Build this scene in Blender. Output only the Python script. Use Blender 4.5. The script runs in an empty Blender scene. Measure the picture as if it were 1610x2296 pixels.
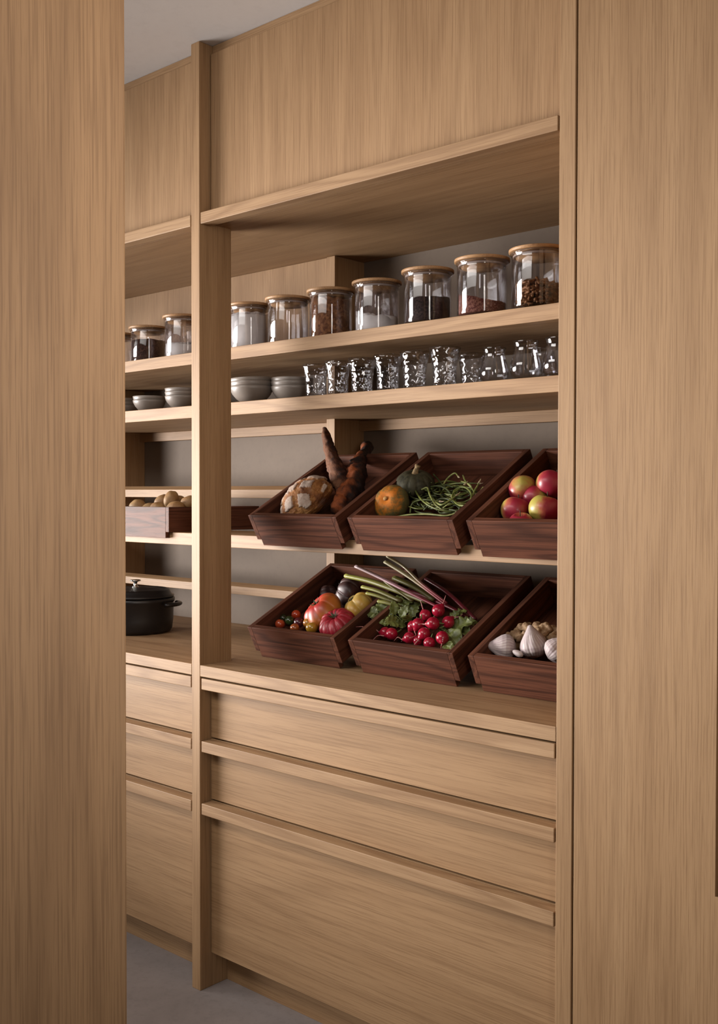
import bpy, bmesh, math, random
from mathutils import Vector, Matrix, noise
R = math.radians
scn = bpy.context.scene
COL = scn.collection

# ------------------------------------------------------------------ camera
F_PX, YAW, PITCH, ROLL = 2343.3, 0.8431368, -0.0193795, 0.0017614
CAM = Vector((2.24485, -1.85957, 1.39))
_d = Vector((-math.cos(YAW)*math.cos(PITCH), math.sin(YAW)*math.cos(PITCH), math.sin(PITCH)))
_r = _d.cross(Vector((0, 0, 1))).normalized()
_u = _r.cross(_d)
VR = _r*math.cos(ROLL) + _u*math.sin(ROLL)
VU = -_r*math.sin(ROLL) + _u*math.cos(ROLL)
VD = _d
cam_data = bpy.data.cameras.new('camera')
cam_data.sensor_fit = 'VERTICAL'
cam_data.sensor_height = 36.0
cam_data.lens = 36.0*F_PX/2296
cam_data.clip_start = 0.02
cam = bpy.data.objects.new('camera', cam_data)
COL.objects.link(cam)
cam.matrix_world = Matrix(((VR.x, VU.x, -VD.x, CAM.x), (VR.y, VU.y, -VD.y, CAM.y), (VR.z, VU.z, -VD.z, CAM.z), (0, 0, 0, 1)))
scn.camera = cam

# ------------------------------------------------------------------ world, light, exposure
world = bpy.data.worlds.new('world')
scn.world = world
world.use_nodes = True
wb = world.node_tree.nodes['Background']
wb.inputs[0].default_value = (1.0, 0.93, 0.88, 1)
wb.inputs[1].default_value = 0.034
scn.view_settings.view_transform = 'Standard'
scn.view_settings.look = 'None'
scn.view_settings.gamma = 1
scn.view_settings.exposure = -0.08
scn.view_settings.use_curve_mapping = False
scn.cycles.max_bounces = 10
scn.cycles.transparent_max_bounces = 32
scn.cycles.caustics_reflective = False
scn.cycles.caustics_refractive = False

def area(name, loc, target, sx, sy, power, color, spread=180):
    l = bpy.data.lights.new(name, 'AREA')
    l.shape = 'RECTANGLE'; l.size = sx; l.size_y = sy; l.energy = power; l.color = color
    l.spread = R(spread)
    o = bpy.data.objects.new(name, l); COL.objects.link(o)
    o.location = loc
    o.rotation_euler = (Vector(target)-Vector(loc)).to_track_quat('-Z', 'Y').to_euler()
    return o
area('window_light', (-2.45, -1.50, 1.25), (0.15, 0.0, 1.42), 2.1, 1.15, 47, (1.0, 0.955, 0.92), 54)
area('overhead_fill', (0.1, -1.7, 2.58), (0.3, 0.0, 0.9), 2.0, 0.9, 27, (1.0, 0.95, 0.90), 120)  # added soft fill standing in for bounce off the ceiling; no opening there
area('doorway_light', (3.7, -2.6, 1.85), (0.6, -0.2, 1.35), 0.45, 1.3, 6, (1.0, 0.92, 0.84), 75)
area('side_fill', (3.5, -0.80, 1.60), (0.5, -0.98, 1.70), 0.7, 1.0, 5.5, (1.0, 0.90, 0.80), 42)  # added from the right to lift the uprights' sides and partition; source unseen

# ------------------------------------------------------------------ node helpers
def mat(name):
    m = bpy.data.materials.new(name); m.use_nodes = True
    nt = m.node_tree; nt.nodes.clear()
    out = nt.nodes.new('ShaderNodeOutputMaterial')
    b = nt.nodes.new('ShaderNodeBsdfPrincipled')
    nt.links.new(b.outputs[0], out.inputs[0])
    return m, nt, b, out
def N(nt, t, **kw):
    n = nt.nodes.new(t)
    for k, v in kw.items():
        if k.startswith('i_'):
            n.inputs[k[2:].replace('_', ' ')].default_value = v
        else:
            setattr(n, k, v)
    return n
def L(nt, a, b): nt.links.new(a, b)
def math_n(nt, op, a, b=None, clamp=False):
    n = nt.nodes.new('ShaderNodeMath'); n.operation = op; n.use_clamp = clamp
    for i, v in enumerate((a, b)):
        if v is None: continue
        if isinstance(v, (int, float)): n.inputs[i].default_value = v
        else: L(nt, v, n.inputs[i])
    return n.outputs[0]
def mix_c(nt, f, a, b, mode='MIX'):
    n = nt.nodes.new('ShaderNodeMix'); n.data_type = 'RGBA'; n.blend_type = mode
    for s, v in ((n.inputs[0], f), (n.inputs[6], a), (n.inputs[7], b)):
        if isinstance(v, (int, float)): s.default_value = v
        elif isinstance(v, tuple): s.default_value = (v[0], v[1], v[2], 1)
        else: L(nt, v, s)
    return n.outputs[2]
def ramp(nt, f, stops):
    n = nt.nodes.new('ShaderNodeValToRGB')
    el = n.color_ramp.elements
    while len(el) < len(stops): el.new(0.5)
    for e, (p, c) in zip(el, stops):
        e.position = p; e.color = (c, c, c, 1) if isinstance(c, (int, float)) else (c[0], c[1], c[2], 1)
    L(nt, f, n.inputs[0])
    return n.outputs[0]
ALB = 0.62
def srgb(r, g, b):
    f = lambda v: (v/255/12.92) if v <= 10 else ((v/255+0.055)/1.055)**2.4
    return (f(r)*ALB, f(g)*ALB, f(b)*ALB)
def objcoord(nt, rand=True):
    tc = N(nt, 'ShaderNodeTexCoord')
    if not rand: return tc.outputs['Object']
    oi = N(nt, 'ShaderNodeObjectInfo')
    ad = N(nt, 'ShaderNodeVectorMath', operation='ADD')
    sc = N(nt, 'ShaderNodeVectorMath', operation='SCALE'); sc.inputs[0].default_value = (7.3, 11.1, 5.7)
    L(nt, oi.outputs['Random'], sc.inputs['Scale'])
    L(nt, tc.outputs['Object'], ad.inputs[0]); L(nt, sc.outputs[0], ad.inputs[1])
    return ad.outputs[0]
def noise_n(nt, vec, scale, detail=2, rough=0.5, vscale=None):
    if vscale:
        mp = N(nt, 'ShaderNodeMapping'); mp.inputs['Scale'].default_value = vscale
        L(nt, vec, mp.inputs[0]); vec = mp.outputs[0]
    n = N(nt, 'ShaderNodeTexNoise'); n.inputs['Scale'].default_value = scale
    n.inputs['Detail'].default_value = detail; n.inputs['Roughness'].default_value = rough
    L(nt, vec, n.inputs[0])
    return n.outputs[0]
def bump(nt, b, h, strength, dist=0.001):
    n = N(nt, 'ShaderNodeBump'); n.inputs['Strength'].default_value = strength; n.inputs['Distance'].default_value = dist
    L(nt, h, n.inputs['Height']); L(nt, n.outputs[0], b.inputs['Normal'])

def wood(name, base, dark, light, axis, rough=0.55, spec=0.3, cath=0.22, streak=0.46, rings=9.0, fig=1.0):
    m, nt, b, out = mat(name)
    v = objcoord(nt)
    ai = 'XYZ'.index(axis)
    def sc(al, ac): return tuple(al if i == ai else ac for i in range(3))
    big = noise_n(nt, v, 1.0, 2, 0.5, sc(0.35*fig, 4.2*fig))               # smooth figure, contoured into cathedral lines
    con = math_n(nt, 'SINE', math_n(nt, 'MULTIPLY', big, 6.283*rings))
    con = math_n(nt, 'POWER', math_n(nt, 'MULTIPLY_ADD', con, 0.5), 2.0)
    con.node.inputs[0].links[0].from_node.inputs[2].default_value = 0.5
    tone = noise_n(nt, v, 1.0, 2, 0.6, sc(0.25, 11))
    band = noise_n(nt, v, 1.0, 3, 0.6, sc(0.9, 70))
    fine = noise_n(nt, v, 1.0, 3, 0.7, sc(5.0, 320))
    pore = noise_n(nt, v, 1.0, 2, 0.6, sc(22, 900))
    c = mix_c(nt, ramp(nt, tone, [(0.32, 0.0), (0.68, 1.0)]), base, light)
    c = mix_c(nt, math_n(nt, 'MULTIPLY', ramp(nt, band, [(0.42, 0.0), (0.72, 1.0)]), streak*0.28), c, dark)
    c = mix_c(nt, math_n(nt, 'MULTIPLY', con, cath), c, dark)
    c = mix_c(nt, math_n(nt, 'MULTIPLY', ramp(nt, fine, [(0.47, 0.0), (0.63, 1.0)]), streak), c, dark)
    pm = ramp(nt, pore, [(0.60, 0.0), (0.72, 1.0)])
    c = mix_c(nt, math_n(nt, 'MULTIPLY', pm, streak*0.6), c, dark)
    L(nt, c, b.inputs['Base Color'])
    b.inputs['Roughness'].default_value = rough
    b.inputs['Specular IOR Level'].default_value = spec
    bump(nt, b, math_n(nt, 'SUBTRACT', fine, math_n(nt, 'MULTIPLY', pm, 0.5)), 0.25, 0.0006)
    return m
OAK_B, OAK_D, OAK_L = srgb(191, 151, 109), srgb(140, 102, 66), srgb(199, 160, 118)
OAK = {a: wood('oak_'+a, OAK_B, OAK_D, OAK_L, a) for a in 'XYZ'}
OAKF = {a: wood('oak_figured_'+a, srgb(195, 155, 114), srgb(152, 113, 77), srgb(203, 165, 124), a, cath=0.5, rings=13, fig=1.6) for a in 'XZ'}
OAKP = wood('oak_foreground', srgb(180, 142, 104), srgb(112, 80, 54), srgb(184, 147, 109), 'Z', cath=0.26, rings=12, fig=0.8, streak=0.44)
WAL_B, WAL_D, WAL_L = srgb(108, 64, 46), srgb(50, 26, 18), srgb(128, 80, 60)
WAL = {a: wood('walnut_'+a, WAL_B, WAL_D, WAL_L, a, rough=0.55, spec=0.17, cath=0.60, rings=10, streak=0.5, fig=2.6) for a in 'XYZ'}
BAM = wood('lid_wood', srgb(208, 160, 112), srgb(140, 94, 60), srgb(220, 174, 126), 'X', rough=0.45, cath=0.15)

def simple(name, col, rough=0.5, spec=0.5, metal=0.0, n_amt=0.0, n_scale=60, bump_s=0.0, col2=None, coat=0.0, detail=3):
    m, nt, b, out = mat(name)
    b.inputs['Roughness'].default_value = rough
    b.inputs['Specular IOR Level'].default_value = spec
    b.inputs['Metallic'].default_value = metal
    b.inputs['Coat Weight'].default_value = coat
    b.inputs['Coat Roughness'].default_value = 0.15
    v = objcoord(nt)
    n = noise_n(nt, v, n_scale, detail, 0.6)
    c2 = col2 or tuple(x*(1-n_amt) for x in col)
    L(nt, mix_c(nt, ramp(nt, n, [(0.38, 0.0), (0.64, 1.0)]), col, c2), b.inputs['Base Color'])
    if bump_s: bump(nt, b, n, bump_s, 0.002)
    return m
def concrete(name, c1, c2, c3, sc):
    m, nt, b, out = mat(name)
    v = objcoord(nt, False)
    n1 = noise_n(nt, v, sc, 6, 0.65); n2 = noise_n(nt, v, sc*18, 4, 0.7); n3 = noise_n(nt, v, sc*0.4, 2, 0.5)
    c = mix_c(nt, ramp(nt, n1, [(0.35, 0.0), (0.66, 1.0)]), c1, c2)
    c = mix_c(nt, math_n(nt, 'MULTIPLY', ramp(nt, n2, [(0.5, 0.0), (0.75, 1.0)]), 0.35), c, c3)
    c = mix_c(nt, math_n(nt, 'MULTIPLY', n3, 0.3), c, c3)
    L(nt, c, b.inputs['Base Color']); b.inputs['Roughness'].default_value = 0.8
    bump(nt, b, n2, 0.15, 0.002)
    return m
M_FLOOR = concrete('concrete_floor', srgb(186, 173, 168), srgb(160, 148, 143), srgb(130, 119, 115), 2.4)
M_CEIL = concrete('grey_plaster_ceiling', (0.74, 0.71, 0.69), (0.70, 0.66, 0.64), (0.60, 0.56, 0.54), 1.5)
M_WALL = concrete('taupe_plaster_wall', srgb(146, 128, 112), srgb(136, 119, 104), srgb(122, 107, 94), 2.5)

# ------------------------------------------------------------------ mesh helpers
def link(o, parent=None):
    COL.objects.link(o)
    if parent: o.parent = parent
    return o
def obj_bm(name, bm, m, parent=None, smooth=False):
    me = bpy.data.meshes.new(name); bm.to_mesh(me); bm.free()
    if smooth: me.polygons.foreach_set('use_smooth', [True]*len(me.polygons))
    for x in (m if isinstance(m, (list, tuple)) else [m]): me.materials.append(x)
    return link(bpy.data.objects.new(name, me), parent)
def add_box(bm, x0, x1, y0, y1, z0, z1, bev=0.0012):
    t = bmesh.new()
    bmesh.ops.create_cube(t, size=1)
    for v in t.verts:
        v.co = Vector(((x0+x1)/2+v.co.x*(x1-x0), (y0+y1)/2+v.co.y*(y1-y0), (z0+z1)/2+v.co.z*(z1-z0)))
    if bev: bmesh.ops.bevel(t, geom=list(t.edges), offset=bev, segments=2, affect='EDGES', profile=0.5)
    me = bpy.data.meshes.new('tmp'); t.to_mesh(me); t.free()
    bm.from_mesh(me); bpy.data.meshes.remove(me)
def box(name, m, parent, x0, x1, y0, y1, z0, z1, bev=0.0012):
    bm = bmesh.new(); add_box(bm, x0, x1, y0, y1, z0, z1, bev)
    return obj_bm(name, bm, m, parent)
def add_prism(bm, pts, lo, hi, axis='Z', bev=0.0012):
    """outline pts extruded along an axis"""
    t = bmesh.new()
    def P(a, b, h):
        return Vector((a, b, h)) if axis == 'Z' else (Vector((h, a, b)) if axis == 'X' else Vector((a, h, b)))
    lo_v = [t.verts.new(P(a, b, lo)) for a, b in pts]; hi_v = [t.verts.new(P(a, b, hi)) for a, b in pts]
    t.faces.new(lo_v); t.faces.new(hi_v)
    k = len(pts)
    for i in range(k): t.faces.new((lo_v[i], lo_v[(i+1) % k], hi_v[(i+1) % k], hi_v[i]))
    bmesh.ops.recalc_face_normals(t, faces=t.faces)
    if bev: bmesh.ops.bevel(t, geom=list(t.edges), offset=bev, segments=2, affect='EDGES', profile=0.5)
    me = bpy.data.meshes.new('tmp'); t.to_mesh(me); t.free()
    bm.from_mesh(me); bpy.data.meshes.remove(me)
def lathe(name, prof, m, parent=None, seg=48, smooth=True, squash=None, closed=False):
    """prof: list of (r, z); returns mesh object"""
    bm = bmesh.new(); rings = []
    for r, z in prof:
        if r < 1e-6: rings.append([bm.verts.new((0, 0, z))])
        else: rings.append([bm.verts.new((r*math.cos(2*math.pi*i/seg), r*math.sin(2*math.pi*i/seg), z)) for i in range(seg)])
    pairs = list(zip(rings[:-1], rings[1:]))
    if closed: pairs.append((rings[-1], rings[0]))
    for a, b in pairs:
        if len(a) == 1 and len(b) == 1: continue
        for i in range(seg):
            j = (i+1) % seg
            if len(a) == 1: bm.faces.new((a[0], b[j], b[i]))
            elif len(b) == 1: bm.faces.new((a[i], a[j], b[0]))
            else: bm.faces.new((a[i], a[j], b[j], b[i]))
    bmesh.ops.recalc_face_normals(bm, faces=bm.faces)
    return obj_bm(name, bm, m, parent, smooth)
def blob(name, m, parent, fn, nu=48, nv=28):
    """closed surface; fn(theta, phi) -> (x, y, z); theta around, phi from south (-pi/2) to north"""
    bm = bmesh.new(); rings = []
    for j in range(nv+1):
        ph = -math.pi/2+math.pi*j/nv
        if j in (0, nv): rings.append([bm.verts.new(fn(0, ph))])
        else: rings.append([bm.verts.new(fn(2*math.pi*i/nu, ph)) for i in range(nu)])
    for a, b in zip(rings[:-1], rings[1:]):
        for i in range(nu):
            k = (i+1) % nu
            if len(a) == 1: bm.faces.new((a[0], b[k], b[i]))
            elif len(b) == 1: bm.faces.new((a[i], a[k], b[0]))
            else: bm.faces.new((a[i], a[k], b[k], b[i]))
    bmesh.ops.recalc_face_normals(bm, faces=bm.faces)
    return obj_bm(name, bm, m, parent, True)
def add_tube(bm, pts, rad, seg=10, flat=1.0):
    pts = [Vector(p) for p in pts]; k = len(pts)
    rings = []; up = Vector((0, 0, 1))
    for i, p in enumerate(pts):
        t = (pts[min(i+1, k-1)]-pts[max(i-1, 0)]).normalized()
        s = t.cross(up)
        if s.length < 1e-3: s = t.cross(Vector((1, 0, 0)))
        s.normalize(); up = s.cross(t).normalized()
        r = rad[i] if isinstance(rad, (list, tuple)) else rad
        rings.append([bm.verts.new(p+s*math.cos(2*math.pi*j/seg)*r+up*math.sin(2*math.pi*j/seg)*r*flat) for j in range(seg)])
    for a, b in zip(rings[:-1], rings[1:]):
        for i in range(seg):
            bm.faces.new((a[i], a[(i+1) % seg], b[(i+1) % seg], b[i]))
    bm.faces.new(rings[0][::-1]); bm.faces.new(rings[-1])
def spline(pts, n=6):
    pts = [Vector(p) for p in pts]; out = []
    P = [2*pts[0]-pts[1]]+pts+[2*pts[-1]-pts[-2]]
    for i in range(1, len(P)-2):
        for s in range(n):
            t = s/n; a, b, c, d = P[i-1], P[i], P[i+1], P[i+2]
            out.append(0.5*((2*b)+(c-a)*t+(2*a-5*b+4*c-d)*t*t+(3*b-a-3*c+d)*t**3))
    out.append(pts[-1]); return out
def lerp_list(vals, n):
    out = []
    for i in range(n):
        t = i/(n-1)*(len(vals)-1); k = min(int(t), len(vals)-2); out.append(vals[k]+(vals[k+1]-vals[k])*(t-k))
    return out
def tube(name, pts, rad, m, parent=None, seg=10, sub=6, flat=1.0):
    sp = spline(pts, sub); rr = lerp_list(rad, len(sp)) if isinstance(rad, (list, tuple)) else rad
    bm = bmesh.new(); add_tube(bm, sp, rr, seg, flat)
    return obj_bm(name, bm, m, parent, True)
def tag(o, label, cat, group=None):
    o['label'] = label; o['category'] = cat
    if group: o['group'] = group
    return o
def thing(name, label, cat, loc=(0, 0, 0), rot=(0, 0, 0), group=None):
    o = bpy.data.objects.new(name, None); COL.objects.link(o)
    o.empty_display_size = 0.02
    o.location = loc; o.rotation_euler = rot
    return tag(o, label, cat, group)
def struct(o):
    o['kind'] = 'structure'; return o
def dup(root, loc=None, rot=None, scale=None, label=None, group=None):
    r = root.copy(); COL.objects.link(r)
    for ch in root.children:
        c = ch.copy(); COL.objects.link(c); c.parent = r
        for g in ch.children:
            d = g.copy(); COL.objects.link(d); d.parent = c
    if loc is not None: r.location = loc
    if rot is not None: r.rotation_euler = rot
    if scale is not None: r.scale = scale if hasattr(scale, '__len__') else (scale,)*3
    if label: r['label'] = label
    if group: r['group'] = group
    return r
def ray(x, y): return VD+VR*((x-805)/F_PX)-VU*((y-1148)/F_PX)
def at(x, y, axis, val):
    """the point of the place seen at photo position x, y on the plane axis = val"""
    v = ray(x, y); i = 'XYZ'.index(axis); return CAM+v*((val-CAM[i])/v[i])
def ppm(P): return F_PX/((Vector(P)-CAM).dot(VD))     # photo pixels per metre at P

# ------------------------------------------------------------------ the setting
XL, XR = -1.165, 1.130         # the two bays
TP = 0.035                     # upright thickness
YW = 0.685                     # plaster wall
CEIL = 2.6225
struct(box('floor', M_FLOOR, None, -3.4, 4.2, -4.2, 0.8, -0.06, 0.0, 0))
struct(box('ceiling', M_CEIL, None, -3.4, 4.2, -4.2, 0.8, CEIL, CEIL+0.06, 0))
struct(box('wall_back', M_WALL, None, -3.4, 4.2, YW, YW+0.1, 0.0, CEIL, 0))

# ------------------------------------------------------------------ uprights
tag(box('cabinet_upright', OAK['Z'], None, -TP, 0, 0, 0.1155, 0, CEIL-0.0005, 0.0015), 'full-height narrow oak upright between the two front bays', 'upright', 'oak uprights of the cabinet wall')
tag(box('cabinet_upright', OAK['Z'], None, XR, XR+0.0375, 0, 0.1155, 0, CEIL-0.0005, 0.0015), 'full-height oak upright beside the tall cabinet on the right', 'upright', 'oak uprights of the cabinet wall')
tag(box('rear_upright', OAK['Z'], None, -TP, 0, 0.545, YW-0.0005, 0.9105, 2.1295), 'rear oak upright on the wall behind the bread bin', 'upright', 'rear oak uprights behind the shelves')
tag(box('rear_upright', OAK['Z'], None, XL-TP, XL, 0.545, YW-0.0005, 0.9105, 2.1295), 'rear oak upright in shadow at the far left end of the shelves', 'upright', 'rear oak uprights behind the shelves')

# ------------------------------------------------------------------ wall cabinets
def wall_cabinet(x0, x1, bx0, bx1, label):
    t = thing('wall_cabinet', label, 'cabinet', (x0, 0, 2.1236), group='oak wall cabinets')
    ox, oz = x0, 2.1236
    bm = bmesh.new()
    add_box(bm, bx0-ox, bx1-ox, 0.1160, YW-0.001, 2.1300-oz, 2.148-oz, 0)
    add_box(bm, x0+0.001-ox, x1-0.001-ox, 0.0585, 0.1160, 2.1300-oz, 2.148-oz, 0)
    obj_bm('cabinet_floor', bm, OAK['X'], t)
    box('cabinet_back', OAK['X'], t, bx0-ox, bx1-ox, YW-0.012, YW-0.001, 2.1485-oz, CEIL-0.001-oz, 0)
    box('top_trim', OAK['X'], t, x0+0.0005-ox, x1-0.0005-ox, 0.047, 0.066, 2.5985-oz, CEIL-0.001-oz, 0.0008)
    d = box('door', OAK['Z'], t, x0+0.0035-ox, x1-0.0035-ox, 0.0385, 0.0575, 2.1300-oz, 2.5960-oz, 0.0008)
    box('door_pull', OAKF['X'], d, x0+0.0045-ox, x1-0.0035-ox, 0.0, 0.0380, 0.0, 2.1548-oz, 0.0016)
    return t
wall_cabinet(0.0, XR, -0.0174, XR+0.03, 'wide oak wall cabinet with ledge pull above the jars of grain')
wall_cabinet(XL, -TP, XL, -0.0175, 'oak wall cabinet at the far left above the left bay of shelves')

# ------------------------------------------------------------------ base cabinets
def base_cabinet(x0, x1, label):
    t = thing('base_cabinet', label, 'cabinet', (x0, 0, 0), group='oak drawer cabinets under the worktop')
    w = x1-x0
    bm = bmesh.new()
    add_box(bm, 0.001, 0.019, 0.1165, YW-0.001, 0.0, 0.876, 0)
    add_box(bm, w-0.019, w-0.001, 0.1165, YW-0.001, 0.0, 0.876, 0)
    add_box(bm, 0.019, w-0.019, 0.1165, YW-0.001, 0.098, 0.116, 0)
    add_box(bm, 0.019, w-0.019, YW-0.012, YW-0.001, 0.116, 0.876, 0)
    obj_bm('carcass', bm, OAK['Z'], t)
    box('plinth', OAK['X'], t, 0.001, w-0.001, 0.098, 0.1155, 0, 0.097, 0.0008)
    for zt, zb, pb in ((0.8738, 0.7042, 0.8428), (0.6995, 0.5312, 0.6693), (0.5262, 0.0975, 0.4952)):
        d = box('drawer', OAK['X'], t, 0.003, w-0.003, 0.0375, 0.0575, zb, zt, 0.0006)
        box('drawer_pull', OAKF['X'], d, 0.0062, w-0.0035, 0.0, 0.0370, pb, zt, 0.0016)
        bm = bmesh.new()
        add_box(bm, 0.022, 0.034, 0.058, 0.56, zb+0.025, zt-0.03, 0)
        add_box(bm, w-0.034, w-0.022, 0.058, 0.56, zb+0.025, zt-0.03, 0)
        add_box(bm, 0.034, w-0.034, 0.548, 0.56, zb+0.025, zt-0.03, 0)
        add_box(bm, 0.034, w-0.034, 0.058, 0.548, zb+0.025, zb+0.035, 0)
        obj_bm('drawer_box', bm, OAK['Y'], d)
    return t
base_cabinet(0.0, XR, 'wide oak cabinet of three long drawers under the walnut bins')
base_cabinet(XL, -TP, 'oak cabinet of three drawers at the far left under the black pot')

# worktop: one board notched round the uprights
bm = bmesh.new()
e = 0.0006
pts = [(XL, 0), (-TP-e, 0), (-TP-e, 0.1161), (e, 0.1161), (e, 0), (XR-e, 0), (XR-e, 0.1161), (XR+0.03, 0.1161), (XR+0.03, YW-e), (XL-TP, YW-e), (XL-TP, 0.1161), (XL, 0.1161)]
add_prism(bm, pts, 0.8784, 0.9096, 'Z', 0.0014)
tag(obj_bm('worktop', bm, OAKF['X'], None), 'continuous oak worktop over the drawers, carrying the lower bins and pot', 'worktop')

# ------------------------------------------------------------------ shelves and rails
YS = 0.225
XA, XB = XL-TP+0.0, XR+0.03
def shelf_board(name, z0, z1, y1, label, m=None):
    bm = bmesh.new()
    e = 0.0008
    yy = 0.545-e
    if y1 > 0.545:
        pts = [(XL-0.0, YS), (XB, YS), (XB, y1), (e, y1), (e, yy), (-TP-e, yy), (-TP-e, y1), (XL, y1)]
    else:
        pts = [(XL-0.0, YS), (XB, YS), (XB, y1), (XL, y1)]
    add_prism(bm, pts, z0, z1, 'Z', 0.0012)
    return tag(obj_bm(name, bm, m or OAKF['X'], None), label, 'shelf', 'long oak shelf boards')
Z_JAR, Z_GL, Z_BOX = 1.8216, 1.6568, 1.2600
shelf_board('oak_shelf', 1.7846, Z_JAR, YW-0.001, 'topmost long oak shelf carrying the lidded glass jars')
shelf_board('oak_shelf', 1.6187, Z_GL, YW-0.001, 'long oak shelf carrying the drinking glasses and grey bowls')
shelf_board('oak_shelf', 1.2219, Z_BOX, 0.470, 'narrow oak shelf holding the upper row of walnut bins')
def bevel_rail(z0, z1, rise, y0, dep, label):
    bm = bmesh.new()
    add_prism(bm, [(y0, z0), (y0, z1), (y0+dep, z1+rise), (y0+dep, z0)], XL, XB, 'X', 0.001)
    return tag(obj_bm('bin_rail', bm, OAK['X'], None), label, 'rail', 'horizontal oak rails at the back of the shelves')
bevel_rail(1.3685, 1.3965, 0.0125, 0.520, 0.0245, 'oak rail behind and above the bin shelf, propping the upper bins')
bevel_rail(1.0400, 1.0665, 0.0115, 0.520, 0.0245, 'oak rail low at the back, propping the lower bins above the worktop')
for xa, xb, lb in ((XL+0.001, -TP-0.001, 'left bay'), (0.001, XB, 'right bay')):
    tag(box('support_rail', OAK['X'], None, xa, xb, 0.660, YW-0.001, 1.5850, 1.6182, 0.0008), 'oak support rail on the wall under the glasses shelf, '+lb, 'rail', 'horizontal oak rails at the back of the shelves')
tag(box('shelf_cleat', OAK['Y'], None, 0.0006, 0.022, 0.471, 0.5195, 1.2080, 1.2210, 0.0008), 'tiny oak cleat under the bin shelf against the rear upright', 'cleat')
tag(box('back_panel', OAK['Z'], None, XL+0.001, -TP-0.001, 0.553, 0.571, 1.8220, 2.1295, 0.0006), 'oak back panel behind the jars in the left bay only', 'panel')

# ------------------------------------------------------------------ tall cabinet on the right, foreground panel on the left
t = thing('tall_cabinet', 'full-height oak cabinet with plain doors at the right edge', 'cabinet', (XR+0.038, 0, 0))
ox = XR+0.038
box('side_panel', OAK['Z'], t, 0.0, 0.018, 0.022, YW-0.001, 0.0, CEIL-0.0006, 0)
xd = 1.1712-ox
bm = bmesh.new()
add_prism(bm, [(xd, 0.004), (1.5030-ox, 0.004), (1.5030-ox, 0.647), (1.4665-ox, 0.647), (1.4665-ox, CEIL-0.004), (xd, CEIL-0.004)], 0.0008, 0.0205, 'Y', 0.0008)
d = obj_bm('door', bm, OAK['Z'], t)
box('recessed_pull', OAK['Z'], d, 1.4672-ox, 1.5030-ox, 0.0120, 0.0205, 0.6475, CEIL-0.004, 0.0006)
box('door', OAK['Z'], t, 1.5060-ox, 2.02-ox, 0.0008, 0.0205, 0.004, CEIL-0.004, 0.0008)
tag(t, 'full-height oak cabinet with plain doors at the right edge', 'cabinet')
xe = at(283.2, 1148, 'Y', -1.2).x
t = thing('oak_partition', 'tall plain oak partition panel close by at the left edge', 'panel', (xe, -1.2, 0))
box('panel_board', OAKP, t, -0.040, 0.0, -1.1, 0.0, 0.0005, CEIL-0.0005, 0.0022)

# ------------------------------------------------------------------ walnut bins
BIN_W, BIN_H, BIN_L, BT, NOTCH = 0.3425, 0.0985, 0.388, 0.0165, 0.0190
def make_bin(name, label, group, H=BIN_H, hl=BIN_L):
    """local frame: x width, y depth, z up; origin at the lower front left edge of the front panel"""
    t = thing(name, label, 'bin', group=group)
    w = BIN_W
    box('side_panel', WAL['Y'], t, 0, BT, 0, hl, NOTCH, H, 0.0010)
    box('side_panel', WAL['Y'], t, w-BT, w, 0, hl, NOTCH, H, 0.0010)
    box('front_panel', WAL['X'], t, BT+0.0002, w-BT-0.0002, 0, BT, 0, H, 0.0008)
    box('back_panel', WAL['X'], t, BT+0.0002, w-BT-0.0002, hl-BT, hl, NOTCH, H, 0.0008)
    box('bottom_panel', WAL['Y'], t, BT+0.0003, w-BT-0.0003, BT+0.0003, hl-BT-0.0003, NOTCH, NOTCH+0.010, 0)
    return t
FL = NOTCH+0.010
class Bin:
    def __init__(s, o, th):
        s.o = Vector(o); s.th = th
        s.v = Vector((0, math.cos(th), math.sin(th))); s.n = Vector((0, -math.sin(th), math.cos(th)))
    def pt(s, px, py, w):
        """point at height w above the bin floor seen at photo position"""
        q = s.o+s.n*(FL+w); v = ray(px, py); return CAM+v*((q-CAM).dot(s.n)/v.dot(s.n))
    def loc(s, x, y, w): return s.o+Vector((x, 0, 0))+s.v*y+s.n*(FL+w)
TU, TLo = R(28), R(25.6)
UB = [Bin((x, 0.207, 1.2350), TU) for x in (0.020, 0.403, 0.785)]
LB = [Bin((x, 0.217, 0.9100), TLo) for x in (0.002, 0.394, 0.7815)]
proto = make_bin('walnut_bin', 'walnut bin of dark crusty bread, upper row, leftmost', 'tilted walnut bins')
labels = ['walnut bin of dark crusty bread, leftmost tilted bin of the upper row', 'tilted walnut bin holding squashes and green scapes, upper row', 'tilted walnut bin of apples, upper row, cut by the right upright',
          'tilted walnut bin of mixed tomatoes, lower row on the worktop', 'tilted walnut bin of radishes and stalks, middle of the lower row', 'tilted walnut bin of garlic and ginger, lower row at right']
for i, b in enumerate(UB+LB):
    o = proto if i == 0 else dup(proto)
    o.location = b.o; o.rotation_euler = (b.th, 0, 0); o['label'] = labels[i]
xr = at(378.5, 1136.7, 'Y', 0.208).x
pbox = dup(proto, (xr-BIN_W, 0.2080, Z_BOX+0.0008-NOTCH), (0, 0, 0), (1, 1, 1), 'walnut bin of potatoes lying flat on the bin shelf at left', 'tilted walnut bins')
pbox['group'] = 'walnut bins'
for o in scn.objects:
    if o.get('group') == 'tilted walnut bins': o['group'] = 'walnut bins'

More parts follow.
